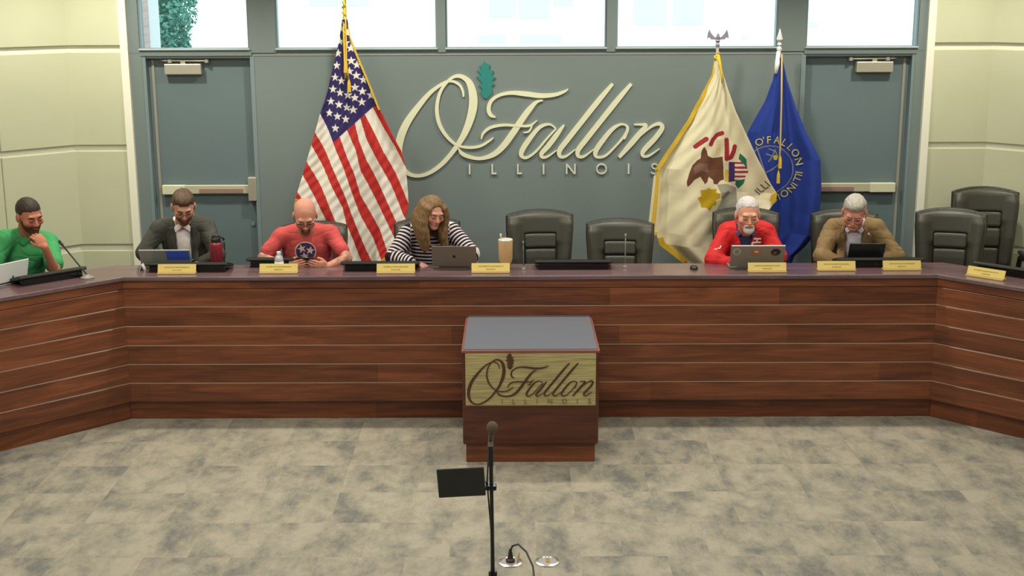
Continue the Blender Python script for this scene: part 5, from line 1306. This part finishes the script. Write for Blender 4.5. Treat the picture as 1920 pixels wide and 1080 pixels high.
F_.apply(ell((0, -.10, -.16), (.036, .09, .12)), .012, 's')
V, Q = F_.mesh(); V = V + vert_normals(V, Q) * (.0016 * np.sin(38 * np.arctan2(V[:, 0], V[:, 1] + .01) + 1.2 * np.sin(V[:, 2] * 24)) + .0010 * np.sin(73 * np.arctan2(V[:, 0], V[:, 1] + .01) + 2 * V[:, 2] * 9))[:, None]
sp = np.minimum(V[:, 2] + .06, 0); Hd = p.Hc + p.hs * (V @ p.Hm.T)
# the lengths hang straight down rather than following the tilt of the head
hang = p.Hc + p.hs * ((V * np.array([1, 1, 0]) + np.array([0, 0, -.06])) @ p.Hm.T); hang[:, 2] += p.hs * sp
Hd = np.where((V[:, 2] < -.06)[:, None], hang, Hd)
link('hair', from_np('hair', Hd, Q), hm, p.root, smooth=True)
np_ = p.NB + np.array([.018, -.10, -.02]); MB().lathe([(0, -.008), (.007, -.004), (.008, 0), (.007, .004), (0, .008)], tuple(np_), 12).build('necklace_bead', mat('pink_bead', rgb(250, 120, 170), .4), p.root)
MB().tube([p.NB + np.array([k * .06, -.075 - .01 * (1 - abs(k)), .012 - .028 * (1 - abs(k))]) for k in np.linspace(-1, 1, 9)], .002, 6).build('necklace', mat('pink_cord', rgb(200, 90, 130), .5), p.root)
wv = p.wr[0]; MB().tube([wv + np.array([.012, -.004, 0]) + .033 * np.array([.3 * math.cos(a), -.9 * math.cos(a) * .9, math.sin(a)]) for a in np.linspace(0, 6.283, 15)[:-1]], .003, 6, closed=True).build('bracelet', mat('dark_red_bead', rgb(110, 40, 44), .4), p.root)
p.trousers(cloth_mat('trousers_black', rgb(40, 40, 44)))
chair(-.78, 10.42, math.radians(10), 'black leather chair behind the woman in the striped top', dz=-.15)

# ---------------------------------------------------------------- man in the red jacket
p = Person('white-bearded man in a bright red jacket bent over a stickered laptop', (1.66, 10.30), -0.174, at(1402, 402, 9.98), 9, 9, 0,
           [at(1362, 438, 10.17), at(1436, 436, 10.17)], [at(1338, 486, 10.02), at(1458, 482, 10.04)], [at(1384, 500, 9.92), at(1434, 497, 9.93)], hs=1.12, girth=1.06, skin=(222, 160, 132), neck=.062,
           hands=[((.6, -.8, -.05), (0, 0, -1), 1, .4), ((-.5, -.85, -.05), (0, 0, -1), -1, .4)])
p.body(); p.face((196, 176, 160), (96, 66, 56))
wh = hair_mat('hair_white', (200, 192, 192), (160, 40, 60), .2)
p.hair(wh, z0=.019, slope=-.80, temple=-.6, r=(.0775, .0965, .083), seed=6, noise=(.0022, 150))
wb2 = mat('beard_white', rgb(226, 216, 206), .9); p.moustache(wb2, .008)
p.headmesh('chin_beard', [(ell((0, -.072, -.092), (.033, .026, .026)), 0), (cone((-.03, -.084, -.062), (-.026, -.08, -.085), .007, .01), .01), (cone((.03, -.084, -.062), (.026, -.08, -.085), .007, .01), .01)], wb2, [(ell((0, -.098, -.061), (.02, .02, .0075)), .003)], noise=(.002, 130))
navy = cloth_mat('shirt_navy', rgb(52, 54, 92)); redj = cloth_mat('jacket_red', rgb(206, 42, 44), .6, .05)
p.garment('shirt', p.torso(.004), navy, [(ell(p.NB + np.array([0, -.06, .055]), (.05, .07, .07)), .012)], wr=.003, seed=21)
p.collar(cloth_mat('collar_indigo', rgb(92, 84, 128)), spread=.008)
zt = p.NB[2] + .07
o, bv = p.garment('jacket', p.torso(.022) + p.arms(.024, 1.95), redj, [(p.vcut(.012, .088, p.NB[2] - .20, zt), .012), (ell(p.NB + np.array([0, -.02, .055]), (.078, .09, .055)), .012)], wr=.0075, wf=30, seed=23)
for xa, xb, ya, yb in ((1413, 1427, 449, 452), (1418, 1421, 451, 457), (1411, 1427, 456, 459), (1409, 1412, 458, 466), (1410, 1424, 464, 468)):
    q0_, q1_ = p.L(at(xa, yb, 10.0)), p.L(at(xb, ya, 10.0))
    drape('chest_mark', [(q0_[0], q0_[2]), (q1_[0], q0_[2]), (q1_[0], q1_[2]), (q0_[0], q1_[2])], [[0, 1, 2, 3]], bv, q0_[1] - .6, M_paper, p.root, off=.013, thick=.004)
c_ = p.sh[0] + (p.el[0] - p.sh[0]) * .5 + np.array([-.01, 0, 0])
for dx, dz_, w_, h_ in ((-.02, -.004, .02, .006), (.004, .002, .02, .006), (.016, .012, .008, .014)): drape('sleeve_mark', [(c_[0] + dx - w_ / 2, c_[2] + dz_ - h_ / 2), (c_[0] + dx + w_ / 2, c_[2] + dz_ - h_ / 2), (c_[0] + dx + w_ / 2, c_[2] + dz_ + h_ / 2), (c_[0] + dx - w_ / 2, c_[2] + dz_ + h_ / 2)], [[0, 1, 2, 3]], bv, c_[1] - .6, M_paper, p.root, off=.004)
p.trousers(cloth_mat('trousers_khaki', rgb(120, 108, 84)))
chair(1.745, 10.42, math.radians(-6), 'black leather chair behind the man in the red jacket', dz=-.085)

# ---------------------------------------------------------------- man in the tan suit
p = Person('grey-haired man in a tan suit jacket and glasses looking down at a tablet', (2.53, 10.30), -0.259, at(1602, 398, 9.98), -3, 24, 3,
           [at(1561, 432, 10.18), at(1643, 430, 10.18)], [at(1540, 480, 10.03), at(1680, 480, 10.05)], [at(1578, 493, 9.93), at(1646, 496, 9.95)], hs=1.10, girth=1.04, skin=(206, 138, 118), neck=.06,
           hands=[((.8, -.55, -.05), (0, 0, -1), 1, .4), ((-.6, -.7, -.05), (0, 0, -1), -1, .4)])
p.body(); p.face((180, 164, 150)); p.moustache(mat('moustache_grey', rgb(206, 190, 178), .9), .0075)
p.hair(hair_mat('hair_grey', (174, 168, 158), (140, 40, 50), .3), z0=.002, slope=-.70, r=(.080, .099, .085), top=.006, seed=9, noise=(.003, 110))
p.glasses(mat('frame_wire', rgb(170, 150, 140), .25, metal=.6), r=.0013)
lav = cloth_mat('shirt_lavender', rgb(198, 190, 206)); tan = cloth_mat('suit_tan', rgb(136, 112, 78), .9, .06)
p.garment('shirt', p.torso(.004), lav, [(ell(p.NB + np.array([0, -.05, .06]), (.05, .06, .05)), .01)], wr=.003, seed=31)
p.collar(lav)
o, bv = p.garment('jacket', p.torso(.022) + p.arms(.020, 1.93), tan, [(p.vcut(.046, .064, .66, p.NB[2] + .06), .01), (ell(p.NB + np.array([0, -.02, .05]), (.074, .085, .055)), .01)], wr=.009, wf=24, seed=33)
p.lapels(cloth_mat('tan_lapel', rgb(128, 104, 72), .9, .05), bv, .048, .062, .70, p.NB[2] - .005)
c_ = p.L(at(1629, 441, 10.0)); drape('lapel_pin', *disc2(c_[0], c_[2], .010), bv, c_[1] - .6, mat('pin_pale', rgb(236, 206, 180), .3), p.root, off=.02, thick=.004)
p.trousers(cloth_mat('trousers_tan', rgb(118, 98, 70)))
chair(2.555, 10.42, math.radians(-4), 'black leather chair behind the man in the tan suit', dz=-.095)

# ---------------------------------------------------------------- man in the green polo
p = Person('man in a green polo shirt resting his chin on his hand', (-3.90, 9.98), math.radians(42), at(55, 404, 9.75), 4, 15, -4,
           [at(6, 450, 9.72), at(92, 455, 10.02)], [at(-14, 505, 9.62), at(104, 511, 9.70)], [at(22, 520, 9.50), at(84, 463, 9.56)], hs=1.10, girth=1.02, skin=(186, 122, 96), neck=.062,
           hands=[((.5, -.6, -.05), (0, 0, -1), 1, .4), ((-.55, .10, .80), (-.50, .70, -.30), 1, .85, 1.05)])
p.body(); p.face((52, 36, 30)); p.hair(hair_mat('hair_dark', (54, 42, 36), (160, 60, 80), .3), z0=.006, slope=-.62, r=(.0772, .096, .0825), seed=14, noise=(.0015, 160))
p.beard(mat('beard_dark', rgb(76, 48, 38), .95))
gr = cloth_mat('polo_green', rgb(70, 158, 98), .8, .06)
o, bv = p.garment('polo_shirt', p.torso(.012) + p.arms(.020, .72), gr, [(ell(p.NB + np.array([0, -.06, .055]), (.06, .075, .06)), .012)], wr=.008, wf=24, seed=41)
p.collar(cloth_mat('polo_collar', rgb(64, 148, 92), .8), spread=.01, r=.010)
p.trousers(cloth_mat('trousers_dark', rgb(50, 52, 56)))
chair(-3.99, 10.05, math.radians(40), 'dark leather chair behind the man in the green polo', dz=-.19)
